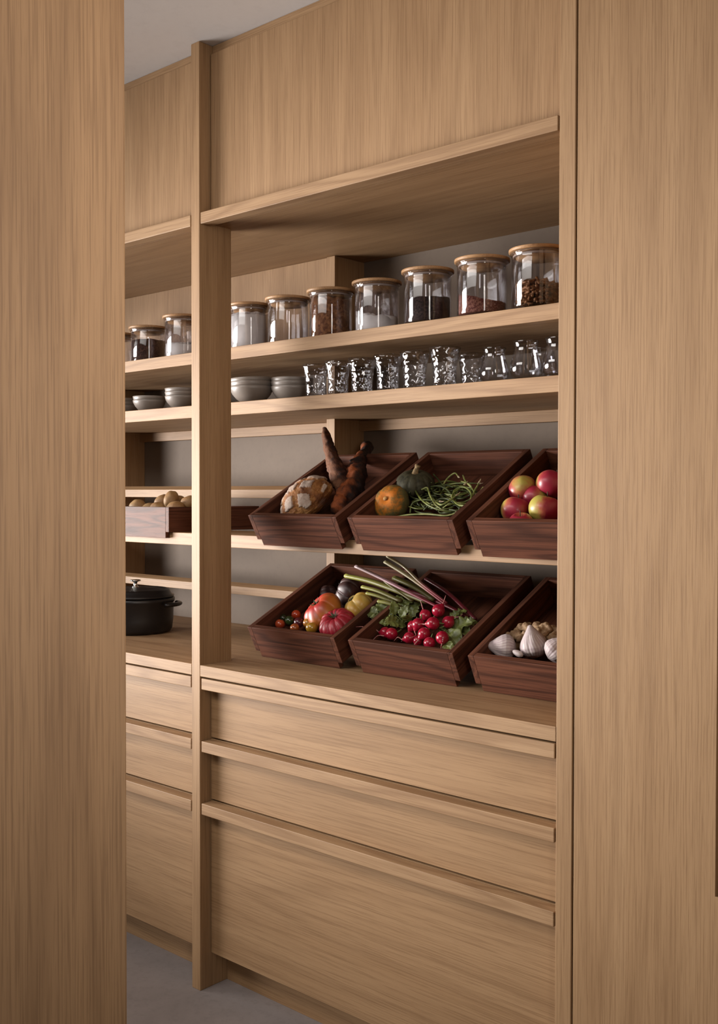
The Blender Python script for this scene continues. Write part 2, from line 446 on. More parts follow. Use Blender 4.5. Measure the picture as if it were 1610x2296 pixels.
# ------------------------------------------------------------------ glass
def glass_mat(name, tint=(0.93, 0.93, 0.95), bumpy=0.0, refl=1.0, cap=0.30, edge=0.78):
    m = bpy.data.materials.new(name); m.use_nodes = True
    nt = m.node_tree; nt.nodes.clear()
    out = nt.nodes.new('ShaderNodeOutputMaterial')
    tr = N(nt, 'ShaderNodeBsdfTransparent')
    gl = N(nt, 'ShaderNodeBsdfGlossy'); gl.inputs['Roughness'].default_value = 0.04
    gl.inputs['Color'].default_value = (1, 1, 1, 1)
    fr = N(nt, 'ShaderNodeFresnel'); fr.inputs['IOR'].default_value = 1.5
    lw = N(nt, 'ShaderNodeLayerWeight'); lw.inputs['Blend'].default_value = 0.35
    tc = ramp(nt, lw.outputs['Facing'], [(0.0, tint), (0.75, tuple(x*0.94 for x in tint)), (1.0, tuple(x*edge for x in tint))])
    L(nt, tc, tr.inputs[0])
    mx = N(nt, 'ShaderNodeMixShader')
    L(nt, math_n(nt, 'MINIMUM', math_n(nt, 'MULTIPLY', fr.outputs[0], refl, True), cap), mx.inputs[0])
    L(nt, tr.outputs[0], mx.inputs[1]); L(nt, gl.outputs[0], mx.inputs[2])
    L(nt, mx.outputs[0], out.inputs[0])
    if bumpy:
        v = objcoord(nt)
        vo = N(nt, 'ShaderNodeTexVoronoi'); vo.inputs['Scale'].default_value = 95; L(nt, v, vo.inputs[0])
        vo.feature = 'SMOOTH_F1'
        bp = N(nt, 'ShaderNodeBump'); bp.inputs['Strength'].default_value = bumpy; bp.inputs['Distance'].default_value = 0.004
        L(nt, vo.outputs[0], bp.inputs['Height'])
        L(nt, bp.outputs[0], gl.inputs['Normal']); L(nt, bp.outputs[0], fr.inputs['Normal'])
    return m
M_JAR = glass_mat('clear_jar_glass', (0.97, 0.97, 0.985), 0, 0.85, 0.34, 0.62)
M_TUM = glass_mat('hammered_glass', (0.93, 0.93, 0.94), 0.8, 1.3, 0.42, 0.30)
M_CUP = glass_mat('clear_thin_glass', (0.94, 0.94, 0.955), 0, 1.1, 0.36, 0.30)

# ------------------------------------------------------------------ jars of dry goods
def grain_mat(name, c1, c2, sc, bs=0.8):
    m, nt, b, out = mat(name); v = objcoord(nt)
    vo = N(nt, 'ShaderNodeTexVoronoi'); vo.inputs['Scale'].default_value = sc; L(nt, v, vo.inputs[0])
    L(nt, mix_c(nt, ramp(nt, vo.outputs['Color'], [(0.25, 0.0), (0.8, 1.0)]), c1, c2), b.inputs['Base Color'])
    b.inputs['Roughness'].default_value = 0.75; b.inputs['Specular IOR Level'].default_value = 0.2
    bump(nt, b, vo.outputs['Distance'], -bs, 0.003)
    return m
M_FLOUR = simple('white_flour', (0.80, 0.76, 0.73), 0.9, 0.1, n_amt=0.08, n_scale=40, bump_s=0.2)
M_DUST = simple('flour_dusted_glass', srgb(190, 168, 160), 0.9, 0.1, n_amt=0.3, n_scale=50)
M_LENT = grain_mat('black_lentils', srgb(46, 34, 32), srgb(84, 64, 58), 260)
M_QUIN = grain_mat('red_quinoa', srgb(110, 54, 44), srgb(176, 120, 100), 300)
M_OATS = grain_mat('brown_granola', srgb(120, 74, 46), srgb(176, 120, 78), 150)
M_SPICE = grain_mat('ground_coffee', srgb(74, 48, 38), srgb(112, 76, 60), 210)
M_PASTA = simple('wholemeal_pasta', srgb(158, 104, 58), 0.6, 0.3, n_amt=0.3, n_scale=60)
JR = 0.0618
def jar_body(h):
    r = JR; w = 0.0025
    prof = [(0, 0), (r-0.006, 0), (r-0.0015, 0.002), (r, 0.007), (r, h-0.014), (r-0.001, h-0.009), (r+0.0035, h-0.004), (r+0.004, h-0.001), (r+0.001, h), (r-w, h-0.002), (r-w-0.0008, h-0.010), (r-w, h-0.016), (r-w, 0.009), (r-w-0.004, 0.0045), (0, 0.0045)]
    return lathe('glass_body', prof, M_JAR, None, 64)
JH = 0.1345
_body = jar_body(JH)
_lid = lathe('wooden_lid', [(0, JH+0.0086), (JR+0.0050, JH+0.0086), (JR+0.0068, JH+0.0080), (JR+0.0072, JH+0.0068), (JR+0.0070, JH+0.0014), (JR+0.0055, JH+0.0006), (JR-0.006, JH+0.0004), (JR-0.0080, JH-0.001), (JR-0.0105, JH-0.013), (0, JH-0.013)], BAM, None, 64)
_seal = lathe('seal_ring', [(JR-0.0044, JH-0.0042), (JR-0.0026, JH-0.0065), (JR-0.0028, JH-0.0095), (JR-0.0052, JH-0.0105), (JR-0.0062, JH-0.0072)], simple('clear_seal', srgb(190, 170, 160), 0.3, 0.5, n_amt=0.1), None, 48, closed=True)
COL.objects.unlink(_body); COL.objects.unlink(_lid); COL.objects.unlink(_seal)
def fill_mesh(h, m, tilt=0.0, rough=0.0, seed=0, r=JR-0.0040):
    bm = bmesh.new(); nr, ns = 10, 56; rings = [[bm.verts.new((0, 0, 0.0052))]]
    for rr, z in ((r-0.003, 0.0052), (r, 0.0085)):
        rings.append([bm.verts.new((rr*math.cos(2*math.pi*i/ns), rr*math.sin(2*math.pi*i/ns), z)) for i in range(ns)])
    for k in range(nr):
        rr = r*(1-k/nr)
        ring = []
        for i in range(ns):
            a = 2*math.pi*i/ns; x, y = rr*math.cos(a), rr*math.sin(a)
            ring.append(bm.verts.new((x, y, h+tilt*x/r*(-1)+rough*noise.noise(Vector((x*45, y*45, seed))))))
        rings.append(ring)
    rings.append([bm.verts.new((0, 0, h))])
    for a, b in zip(rings[:-1], rings[1:]):
        for i in range(ns):
            j = (i+1) % ns
            if len(a) == 1: bm.faces.new((a[0], b[j], b[i]))
            elif len(b) == 1: bm.faces.new((a[i], a[j], b[0]))
            else: bm.faces.new((a[i], a[j], b[j], b[i]))
    bmesh.ops.recalc_face_normals(bm, faces=bm.faces)
    return obj_bm('contents', bm, m, None, True)
def pasta_mesh(h):
    bm = bmesh.new(); rnd = random.Random(5)
    for i in range(260):
        z = rnd.uniform(0.014, h); a = rnd.uniform(0, 6.28); rr = (JR-0.022)*math.sqrt(rnd.random())
        if i % 2: rr = JR-0.0235
        c = Vector((rr*math.cos(a), rr*math.sin(a), z))
        u = Vector((rnd.uniform(-1, 1), rnd.uniform(-1, 1), rnd.uniform(-0.35, 0.35))).normalized()
        s = u.cross(Vector((0, 0, 1))).normalized()
        pts = [c+u*(t-0.5)*0.030+s*0.0012*math.sin(t*25) for t in [k/8 for k in range(9)]]
        add_tube(bm, pts, [0.0034*(1+0.25*math.sin(k*2.4)) for k in range(9)], 6)
    return obj_bm('contents', bm, M_PASTA, None, True)
def film_mesh(z0, z1):
    """dust clinging to the inside of the glass"""
    r = JR-0.0031
    o = lathe('flour_film', [(r, z0), (r, z1), (r-0.0004, z1), (r-0.0004, z0)], None, None, 48, closed=True)
    return o
def dust_mat():
    m, nt, b, out = mat('flour_film')
    b.inputs['Base Color'].default_value = (*srgb(196, 170, 160), 1); b.inputs['Roughness'].default_value = 1.0
    v = objcoord(nt)
    L(nt, math_n(nt, 'MULTIPLY', ramp(nt, noise_n(nt, v, 30, 5, 0.7), [(0.42, 0.0), (0.7, 1.0)]), 0.45), b.inputs['Alpha'])
    return m
M_FILM = dust_mat()
JARS = [(561, 0.335, 'flour', 0.112), (646, 0.335, 'empty', 0), (741.5, 0.330, 'oats', 0.120), (845, 0.325, 'flourlow', 0.050), (959, 0.300, 'lentils', 0.068),
        (1081, 0.285, 'quinoa', 0.058), (1206, 0.285, 'pasta', 0.064), (333, 0.400, 'spice', 0.095), (411.5, 0.335, 'sugar', 0.052), (262, 0.42, 'empty', 0)]
JL = {0: 'wood-lidded glass jar nearly full of white flour, next right of the upright', 1: 'empty wood-lidded glass jar between the white flour and the brown granola',
      2: 'wood-lidded glass jar of lumpy brown granola, third from the upright', 3: 'dusty wood-lidded glass jar one third full of flour beside black lentils',
      4: 'wood-lidded glass jar half full of black lentils', 5: 'wood-lidded glass jar of reddish quinoa heaped to one side', 6: 'wood-lidded glass jar of wholemeal pasta at the right end',
      7: 'wood-lidded glass jar of dark ground coffee in the left bay', 8: 'wood-lidded glass jar of pale sugar just left of the upright', 9: 'dark glass jar half hidden by the foreground partition'}
for i, (px, Y, kind, h) in enumerate(JARS):
    q = at(px, 640, 'Y', Y)
    t = thing('glass_jar', JL[i], 'jar', (q.x, Y, Z_JAR+0.0006), group='lidded glass jars on the top shelf')
    for src in (_body, _lid, _seal):
        c = src.copy(); COL.objects.link(c); c.parent = t
        if src is _lid: c.rotation_euler = (0, 0, 0.7*i)
    f = None
    if kind == 'flour': f = fill_mesh(h, M_FLOUR, 0, 0.006, 1)
    elif kind == 'flourlow': f = fill_mesh(h, M_FLOUR, 0.010, 0.012, 2)
    elif kind == 'sugar': f = fill_mesh(h, M_FLOUR, 0, 0.002, 3)
    elif kind == 'oats': f = fill_mesh(h, M_OATS, 0.006, 0.012, 4, JR-0.008)
    elif kind == 'spice': f = fill_mesh(h, M_SPICE, 0, 0.004, 5)
    elif kind == 'lentils': f = fill_mesh(h, M_LENT, 0, 0.003, 6)
    elif kind == 'quinoa': f = fill_mesh(h-0.012, M_QUIN, 0.014, 0.003, 7)
    elif kind == 'pasta': f = pasta_mesh(h)
    if f: f.parent = t
    if kind in ('flourlow', 'sugar', 'flour'):
        d = film_mesh(max(h-0.006, 0.03), JH-0.022); d.data.materials.clear(); d.data.materials.append(M_FILM); d.parent = t

# ------------------------------------------------------------------ drinking glasses
def tumbler():
    prof = [(0, 0), (0.0245, 0), (0.0265, 0.002), (0.0275, 0.010), (0.0280, 0.040), (0.0310, 0.062), (0.0352, 0.0820), (0.0384, 0.0912), (0.0376, 0.0916), (0.0336, 0.0812), (0.0292, 0.061), (0.0262, 0.040), (0.0256, 0.014), (0.0240, 0.0095), (0, 0.0085)]
    o = lathe('drinking_glass', prof, M_TUM, None, 56); return o
T = tumbler()
TG = [(708, 0.290, 1.03), (758, 0.287, 1.04), (812, 0.285, 1.05), (870, 0.283, 1.06), (930, 0.281, 1.07), (997, 0.280, 1.09), (1058, 0.400, 1.05)]
TL = ['hammered glass tumbler at the left end of the row, beside the bowls', 'hammered glass tumbler, second from the grey bowls', 'hammered glass tumbler, third from the grey bowls',
      'hammered glass tumbler, fourth from the grey bowls', 'hammered glass tumbler, fifth from the grey bowls', 'hammered glass tumbler at the front right end of its row', 'hammered glass tumbler set back, between its row and the tulip glasses']
for i, (px, Y, s) in enumerate(TG):
    o = T if i == 0 else dup(T)
    q = at(px, 850, 'Y', Y); o.location = (q.x, Y, Z_GL+0.0006); o.rotation_euler = (0, 0, i*1.3); o.scale = (s, s, s)
    tag(o, TL[i], 'glass', 'hammered tumblers on the lower shelf')
prof = [(0, 0), (0.018, 0), (0.026, 0.003), (0.0355, 0.013), (0.0395, 0.026), (0.0380, 0.042), (0.0315, 0.064), (0.0280, 0.078), (0.0290, 0.088), (0.0325, 0.0955), (0.0320, 0.0960), (0.0280, 0.0885), (0.0268, 0.078), (0.0303, 0.064), (0.0367, 0.042), (0.0381, 0.027), (0.0340, 0.0155), (0.024, 0.0075), (0, 0.0060)]
W = lathe('tulip_glass', prof, M_CUP, None, 56)
for i, (px, Y, s, lb) in enumerate([(1108, 0.305, 0.93, 'clear tulip-shaped glass beside the hammered tumblers'), (1179, 0.285, 0.98, 'clear tulip-shaped glass between two others like it'), (1252, 0.285, 0.98, 'clear tulip-shaped glass cut off by the right upright'), (1219, 0.400, 0.96, 'clear tulip-shaped glass standing behind the front ones at right')]):
    o = W if i == 0 else dup(W)
    q = at(px, 810, 'Y', Y); o.location = (q.x, Y, Z_GL+0.0006); o.scale = (s, s, s)
    tag(o, lb, 'glass', 'tulip glasses on the lower shelf')

# ------------------------------------------------------------------ bowls
M_BOWL = simple('grey_stoneware', srgb(160, 149, 140), 0.38, 0.5, n_amt=0.06, n_scale=30)
BWR = 0.0680
prof = [(0, 0.002), (0.022, 0.002), (0.0235, 0), (0.029, 0), (0.0305, 0.002), (0.0460, 0.012), (0.0590, 0.0270), (0.0660, 0.0410), (BWR, 0.0500), (BWR-0.0012, 0.0512), (BWR-0.0034, 0.0500), (0.0625, 0.0415), (0.0555, 0.0285), (0.0430, 0.0150), (0.0280, 0.0065), (0, 0.0050)]
B = lathe('stoneware_bowl', prof, M_BOWL, None, 64)
stacks = [(564, 0.300, [0, 0.0150, 0.0260], 0.98, 'the bowl stack right of the upright', (0, 0.0, 0.03)), (655, 0.360, [0, 0.0150, 0.0265], 0.94, 'the dark bowl stack beside the tumblers', (0, 0.0, 0.0)),
          (335, 0.330, [0, 0.0160], 0.82, 'the low bowl stack of the left bay', (0, 0)), (410, 0.320, [0, 0.0160, 0.0290], 0.86, 'the bowl stack just left of the upright', (0, 0, 0)), (276, 0.440, [0, 0.0150, 0.0290], 0.9, 'the shadowed bowl stack half behind the partition', (0, 0, 0))]
first = True
for px, Y, zs, s, lb, tl in stacks:
    q = at(px, 890, 'Y', Y)
    names = ['bottom', 'top'] if len(zs) == 2 else ['bottom', 'middle', 'top']
    for z, nm, tt in zip(zs, names, tl):
        o = B if first else dup(B); first = False
        o.location = (q.x, Y, Z_GL+0.0008+z*s*1.0); o.scale = (s, s, s); o.rotation_euler = (tt, -tt, 0)
        tag(o, 'grey stoneware bowl, %s of %s' % (nm, lb), 'bowl', 'grey bowls on the lower shelf')

# ------------------------------------------------------------------ black pot
M_IRON = simple('black_enamelled_iron', srgb(30, 28, 30), 0.38, 0.5, n_amt=0.2, n_scale=200, bump_s=0.05)
M_STEEL = simple('polished_steel', (0.75, 0.72, 0.68), 0.18, 0.5, 1.0)
zw = 0.9096
PR = 0.128
Q = at(304, 1427, 'Z', zw)
pc = Q+Vector(((Q-CAM).x, (Q-CAM).y, 0)).normalized()*PR
t = thing('cast_iron_pot', 'black cast iron casserole with lid on the worktop at left', 'pot', (pc.x, pc.y, zw+0.0006), (0, 0, R(28)))
PH = 0.118
body = lathe('pot_body', [(0, 0), (PR-0.022, 0), (PR-0.010, 0.003), (PR-0.004, 0.012), (PR, 0.045), (PR+0.001, PH-0.018), (PR+0.005, PH-0.012), (PR+0.005, PH-0.002), (PR+0.003, PH), (PR-0.004, PH), (PR-0.006, PH-0.01), (PR-0.007, 0.02), (0, 0.012)], M_IRON, t, 72)
lathe('pot_lid', [(0, PH+0.0004), (PR-0.007, PH+0.0006), (PR-0.001, PH+0.001), (PR+0.003, PH+0.004), (PR+0.002, PH+0.009), (PR-0.006, PH+0.013), (PR-0.012, PH+0.024), (PR-0.018, PH+0.029), (PR-0.026, PH+0.0285), (PR-0.031, PH+0.026), (PR-0.060, PH+0.030), (0, PH+0.033)], M_IRON, t, 72)
kn = lathe('lid_knob', [(0, PH+0.033), (0.012, PH+0.033), (0.010, PH+0.036), (0.0062, PH+0.041), (0.0060, PH+0.050), (0.0095, PH+0.053), (0.0175, PH+0.0545), (0.0182, PH+0.0570), (0.0170, PH+0.0590), (0, PH+0.0598)], M_STEEL, t, 40)
kn['label'] = 'polished steel lid knob'
for sgn in (1, -1):
    bm = bmesh.new()
    pts = [Vector((sgn*(PR+0.002+0.026*math.sin(a)), 0.046*math.cos(a), PH-0.020)) for a in [math.pi*k/14 for k in range(15)]]
    add_tube(bm, pts, 0.0095, 10, 0.75)
    obj_bm('side_handle', bm, M_IRON, t, True)

# ------------------------------------------------------------------ produce materials
def two_tone(name, c1, c2, c3=None, sc=18, rough=0.3, lo=0.4, hi=0.6, spots=None, coat=0.0, bs=0.0, spec=0.5, stretch=None):
    m, nt, b, out = mat(name); v = objcoord(nt)
    n = noise_n(nt, v, sc, 3, 0.6, stretch)
    c = mix_c(nt, ramp(nt, n, [(lo, 0.0), (hi, 1.0)]), c1, c2)
    if c3:
        n2 = noise_n(nt, v, sc*9, 3, 0.7)
        c = mix_c(nt, math_n(nt, 'MULTIPLY', ramp(nt, n2, [(0.5, 0.0), (0.72, 1.0)]), 0.6), c, c3)
    L(nt, c, b.inputs['Base Color']); b.inputs['Roughness'].default_value = rough
    b.inputs['Coat Weight'].default_value = coat; b.inputs['Coat Roughness'].default_value = 0.2
    b.inputs['Specular IOR Level'].default_value = spec
    if bs:
        n3 = noise_n(nt, v, sc*6, 4, 0.7); bump(nt, b, n3, bs, 0.004)
    return m
M_STEMG = two_tone('green_stem', srgb(96, 104, 48), srgb(60, 70, 30), rough=0.6, sc=80)
M_CALYX = two_tone('dry_green_calyx', srgb(72, 76, 34), srgb(48, 48, 24), rough=0.7, sc=80)
def axial_mat(name, poles, sc, thr, rough=0.42, coat=0.08, bs=0.0, fine=None):
    """colour that changes from the stem end (local +z) to the blossom end, broken by noise"""
    m, nt, b, out = mat(name)
    tc = N(nt, 'ShaderNodeTexCoord'); sp = N(nt, 'ShaderNodeSeparateXYZ'); L(nt, tc.outputs['Generated'], sp.inputs[0])
    v = objcoord(nt); n = noise_n(nt, v, sc, 3, 0.6)
    f = math_n(nt, 'ADD', sp.outputs[2], math_n(nt, 'MULTIPLY', math_n(nt, 'SUBTRACT', n, 0.5), thr))
    c = ramp(nt, f, poles)
    if fine:
        c = mix_c(nt, math_n(nt, 'MULTIPLY', ramp(nt, noise_n(nt, v, sc*8, 2, 0.6), [(0.5, 0.0), (0.7, 1.0)]), fine[1]), c, fine[0])
    L(nt, c, b.inputs['Base Color']); b.inputs['Roughness'].default_value = rough
    b.inputs['Coat Weight'].default_value = coat; b.inputs['Coat Roughness'].default_value = 0.25
    if bs: bump(nt, b, noise_n(nt, v, sc*5, 4, 0.7), bs, 0.003)
    return m

def frame(loc, axis, spin=0.0):
    """rotation that turns local +z to axis"""
    q = Vector(axis).normalized().to_track_quat('Z', 'Y')
    return (q @ Matrix.Rotation(spin, 3, 'Z').to_quaternion()).to_euler()
def put(o, loc, axis=(0, 0, 1), spin=0.0):
    o.location = loc; o.rotation_euler = frame(loc, axis, spin); return o

# ------------------------------------------------------------------ bread
def crust_mat(name, c_dark, c_mid, c_light, flour, famt, sc=26, lo=0.52, hi=0.60):
    m, nt, b, out = mat(name); v = objcoord(nt)
    n = noise_n(nt, v, sc, 4, 0.65); n2 = noise_n(nt, v, sc*6, 4, 0.75); n3 = noise_n(nt, v, sc*0.9, 3, 0.6, (1, 1, 1.6))
    c = ramp(nt, n, [(0.36, c_dark), (0.50, c_mid), (0.64, c_light)])
    c = mix_c(nt, math_n(nt, 'MULTIPLY', ramp(nt, n2, [(0.46, 0.0), (0.62, 1.0)]), 0.45), c, c_dark)
    at_ = N(nt, 'ShaderNodeAttribute'); at_.attribute_name = 'flour'
    ff = math_n(nt, 'MULTIPLY', at_.outputs['Fac'], ramp(nt, n2, [(0.30, 1.0), (0.7, 0.55)]))
    ff = math_n(nt, 'ADD', ff, math_n(nt, 'MULTIPLY', ramp(nt, n3, [(lo, 0.0), (hi, 1.0)]), famt), True)
    c = mix_c(nt, ff, c, flour)
    L(nt, c, b.inputs['Base Color']); b.inputs['Roughness'].default_value = 0.72
    b.inputs['Specular IOR Level'].default_value = 0.25
    bump(nt, b, n2, 0.7, 0.003)
    return m
M_LOAF = crust_mat('scored_sourdough_crust', srgb(104, 58, 26), srgb(158, 100, 50), srgb(196, 142, 84), srgb(205, 186, 172), 0.12)
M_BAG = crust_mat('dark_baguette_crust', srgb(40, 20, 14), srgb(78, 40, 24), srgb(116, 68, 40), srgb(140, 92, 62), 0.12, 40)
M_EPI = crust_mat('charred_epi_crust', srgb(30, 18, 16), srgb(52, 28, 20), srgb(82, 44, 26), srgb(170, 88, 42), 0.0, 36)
def set_attr(o, name, vals):
    a = o.data.attributes.new(name, 'FLOAT', 'POINT'); a.data.foreach_set('value', vals)
b1 = UB[0]
def loaf():
    r0 = 0.0830; fl = []
    def fn(th, ph):
        x, y, z = math.cos(ph)*math.cos(th), math.cos(ph)*math.sin(th), math.sin(ph)
        r = r0*(1+0.05*noise.noise(Vector((x*2.2, y*2.2, z*2.2+3)))+0.022*noise.noise(Vector((x*7, y*7, z*7))))
        f = 0.0
        if z > -0.05:
            u, w = x*1.0+0.12, y*1.0+0.05                       # scored squares, raised and dusted
            cu, cw = (u/0.62), (w/0.62)
            du, dw = abs(cu-round(cu)), abs(cw-round(cw))
            inside = max(du, dw)
            wob = 0.05*noise.noise(Vector((x*9, y*9, 5)))
            if inside+wob < 0.30 and math.hypot(x, y) < 0.99:
                f = 1.0; r += 0.0045
            else:
                r -= 0.0010+0.0020*noise.noise(Vector((x*14, y*14, z*14)))
        fl.append(f)
        zz = z*0.70*r if z > 0 else z*0.45*r
        return (x*r*1.02, y*r, zz)
    o = blob('bread_loaf', M_LOAF, None, fn, 144, 90)
    set_attr(o, 'flour', fl); return o
lf = loaf()
P = b1.pt(689, 1124, 0.044)
put(lf, P, (-0.25, -0.62, 0.74), 0.55)
tag(lf, 'round scored sourdough loaf dusted with flour in the bread bin', 'bread')
bg = [b1.pt(782, 1112, 0.025), b1.pt(764, 1078, 0.060)]
P0 = b1.pt(775, 1105, 0.03); P1 = at(727.5, 961, 'Y', 0.47)
pts = [P0+(P1-P0)*k/6 for k in range(7)]
for k in range(7): pts[k] = pts[k]+Vector((0, -0.010*math.sin(math.pi*k/6), 0.004*math.sin(math.pi*k/6)))
def baguette(name, pts, rad, m, seg=30, amp=0.22, fr=110, slash=True, sub=8):
    sp = spline(pts, sub); rr = lerp_list(rad, len(sp)); bm = bmesh.new(); add_tube(bm, sp, rr, seg)
    vals = []
    k = len(sp)
    for i, v in enumerate(bm.verts):
        ring = min(i//seg, k-1); c = sp[ring]; d = v.co-c
        v.co = c+d*(1+amp*noise.noise(v.co*fr)+amp*0.5*noise.noise(v.co*fr*0.35))
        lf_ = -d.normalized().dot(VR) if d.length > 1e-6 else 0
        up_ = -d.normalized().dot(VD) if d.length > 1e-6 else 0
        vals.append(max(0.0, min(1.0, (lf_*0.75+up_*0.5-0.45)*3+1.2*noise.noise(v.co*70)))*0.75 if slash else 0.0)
    o = obj_bm(name, bm, m, None, True); set_attr(o, 'flour', vals); return o
o = baguette('baguette', pts, [0.026, 0.0285, 0.0275, 0.0250, 0.0220, 0.0190, 0.0165, 0.0150, 0.0135, 0.0070], M_BAG)
tag(o, 'tall dark rustic baguette pointing up out of the bread bin', 'bread')
# wheat-ear loaf: one continuous twisted body
ep = [b1.pt(757, 1150, 0.012), b1.pt(772, 1120, 0.030), b1.pt(796, 1085, 0.045), b1.pt(800, 1050, 0.060), b1.pt(814, 1022, 0.065), b1.pt(826, 996, 0.060)]
sp = spline(ep, 14); k = len(sp); bm = bmesh.new()
rr = []
for i in range(k):
    s = i/(k-1); lob = abs(math.sin(s*math.pi*4.5+0.5))
    rr.append((0.0215+0.0085*lob**0.7)*(0.62+0.5*math.sin(min(1, s*1.15+0.15)*math.pi)**0.5)*(1.0 if s < 0.93 else math.sqrt(max(0.02, 1-((s-0.93)/0.075)**2))))
add_tube(bm, sp, rr, 26)
dark = []  # orange highlights painted on lumps facing left and viewer, stored as 'flour'
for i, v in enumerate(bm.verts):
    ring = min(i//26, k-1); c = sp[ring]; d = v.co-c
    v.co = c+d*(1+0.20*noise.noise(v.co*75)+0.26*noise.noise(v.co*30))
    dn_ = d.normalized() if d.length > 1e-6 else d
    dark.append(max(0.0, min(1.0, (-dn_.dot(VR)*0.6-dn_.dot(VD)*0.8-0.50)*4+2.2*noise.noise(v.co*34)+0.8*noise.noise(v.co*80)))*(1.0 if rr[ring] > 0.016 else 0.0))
def spike(base, tip, r):
    n0 = len(bm.verts); pts = [base+(tip-base)*t for t in (0, 0.3, 0.6, 0.85, 1.0)]
    add_tube(bm, pts, [r, r*1.05, r*0.8, r*0.42, r*0.08], 12)
for s, dx, dz, r in ((0.20, -0.026, 0.008, 0.015), (0.44, -0.024, 0.020, 0.014), (0.68, -0.028, 0.010, 0.014)):
    c = sp[int(s*(k-1))]; spike(c, c+Vector((dx, -0.010, dz)), r)
    while len(dark) < len(bm.verts): dark.append(0.0)
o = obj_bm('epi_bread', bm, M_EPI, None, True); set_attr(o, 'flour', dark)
tag(o, 'charred wheat-ear loaf leaning out of the bread bin beside the sourdough', 'bread')

# ------------------------------------------------------------------ squashes and scapes
def squash(name, m, r, flat, ribs, depth, nu=96, nv=56):
    def fn(th, ph):
        c = math.cos(ph); g = abs(math.sin(ribs*th/2))**0.5
        rr = r*(1-depth*(1-g)*c**0.5+0.02*noise.noise(Vector((math.cos(th)*2, math.sin(th)*2, ph*2))))
        z = math.sin(ph)*r*flat
        dip = 0.16*r*math.exp(-(c/0.30)**2)
        z -= math.copysign(dip, ph)
        return (rr*c*math.cos(th), rr*c*math.sin(th), z)
    return blob(name, m, None, fn, nu, nv)
def squash_mat(name, c1, c2, c3, center):
    m, nt, b, out = mat(name)
    tc = N(nt, 'ShaderNodeTexCoord'); v = objcoord(nt)
    gr = N(nt, 'ShaderNodeSeparateXYZ'); L(nt, tc.outputs['Generated'], gr.inputs[0])
    ln = N(nt, 'ShaderNodeVectorMath', operation='LENGTH'); sb = N(nt, 'ShaderNodeVectorMath', operation='SUBTRACT')
    sb.inputs[1].default_value = center; L(nt, tc.outputs['Generated'], sb.inputs[0]); L(nt, sb.outputs[0], ln.inputs[0])
    n = noise_n(nt, v, 55, 5, 0.75)
    f = math_n(nt, 'ADD', ln.outputs['Value'], math_n(nt, 'MULTIPLY', math_n(nt, 'SUBTRACT', n, 0.5), 1.5))
    c = ramp(nt, f, [(0.16, c1), (0.36, c2), (0.56, c3)])
    L(nt, c, b.inputs['Base Color']); b.inputs['Roughness'].default_value = 0.66
    b.inputs['Specular IOR Level'].default_value = 0.25
    bump(nt, b, n, 0.5, 0.002)
    return m
b2 = UB[1]
so = squash('squash', squash_mat('orange_green_squash', srgb(214, 124, 34), srgb(158, 108, 40), srgb(98, 92, 54), (0.5, 0.5, 0.92)), 0.0510, 0.74, 10, 0.05)
t = thing('orange_squash', 'small mottled squash with an orange star in front of the green squash', 'squash', group='squashes')
so.name = 'flesh'; so.parent = t
lathe('blossom_scar', [(0, 0.0335), (0.0065, 0.0330), (0.0060, 0.0345), (0, 0.0350)], two_tone('corky_scar', srgb(200, 150, 80), srgb(160, 110, 60), rough=0.8, sc=200), t, 16)
put(t, b2.pt(878, 1128, 0.0450), (0.10, -0.85, 0.35), 0.4)
t = thing('green_squash', 'dark green squash with a corky stem behind the orange one', 'squash', group='squashes')
sg = squash('flesh', squash_mat('dark_green_squash', srgb(44, 42, 28), srgb(48, 46, 31), srgb(76, 72, 52), (0.5, 0.5, 0.5)), 0.0545, 0.70, 12, 0.07); sg.parent = t
st = tube('stem', [(0, 0, 0.024), (0.002, 0, 0.036), (0.006, 0.001, 0.045), (0.009, 0.0, 0.053)], [0.0125, 0.0075, 0.0065, 0.0085], two_tone('corky_stem', srgb(178, 150, 106), srgb(128, 104, 70), rough=0.85, sc=120), t, 12)
st['label'] = 'pale corky stem'
put(t, b2.pt(931, 1085, 0.045), (0.20, -0.30, 0.93), 0.2)
M_SCAPE = [two_tone('green_scape', srgb(124, 132, 62), srgb(90, 100, 48), rough=0.45, sc=40, spec=0.4), two_tone('pale_scape', srgb(172, 176, 104), srgb(120, 132, 66), rough=0.45, sc=40), two_tone('deep_green_scape', srgb(84, 94, 46), srgb(58, 68, 34), rough=0.5, sc=40)]
M_TIP = two_tone('pale_scape_tip', srgb(206, 190, 150), srgb(150, 120, 96), rough=0.6, sc=120)
rnd = random.Random(11)
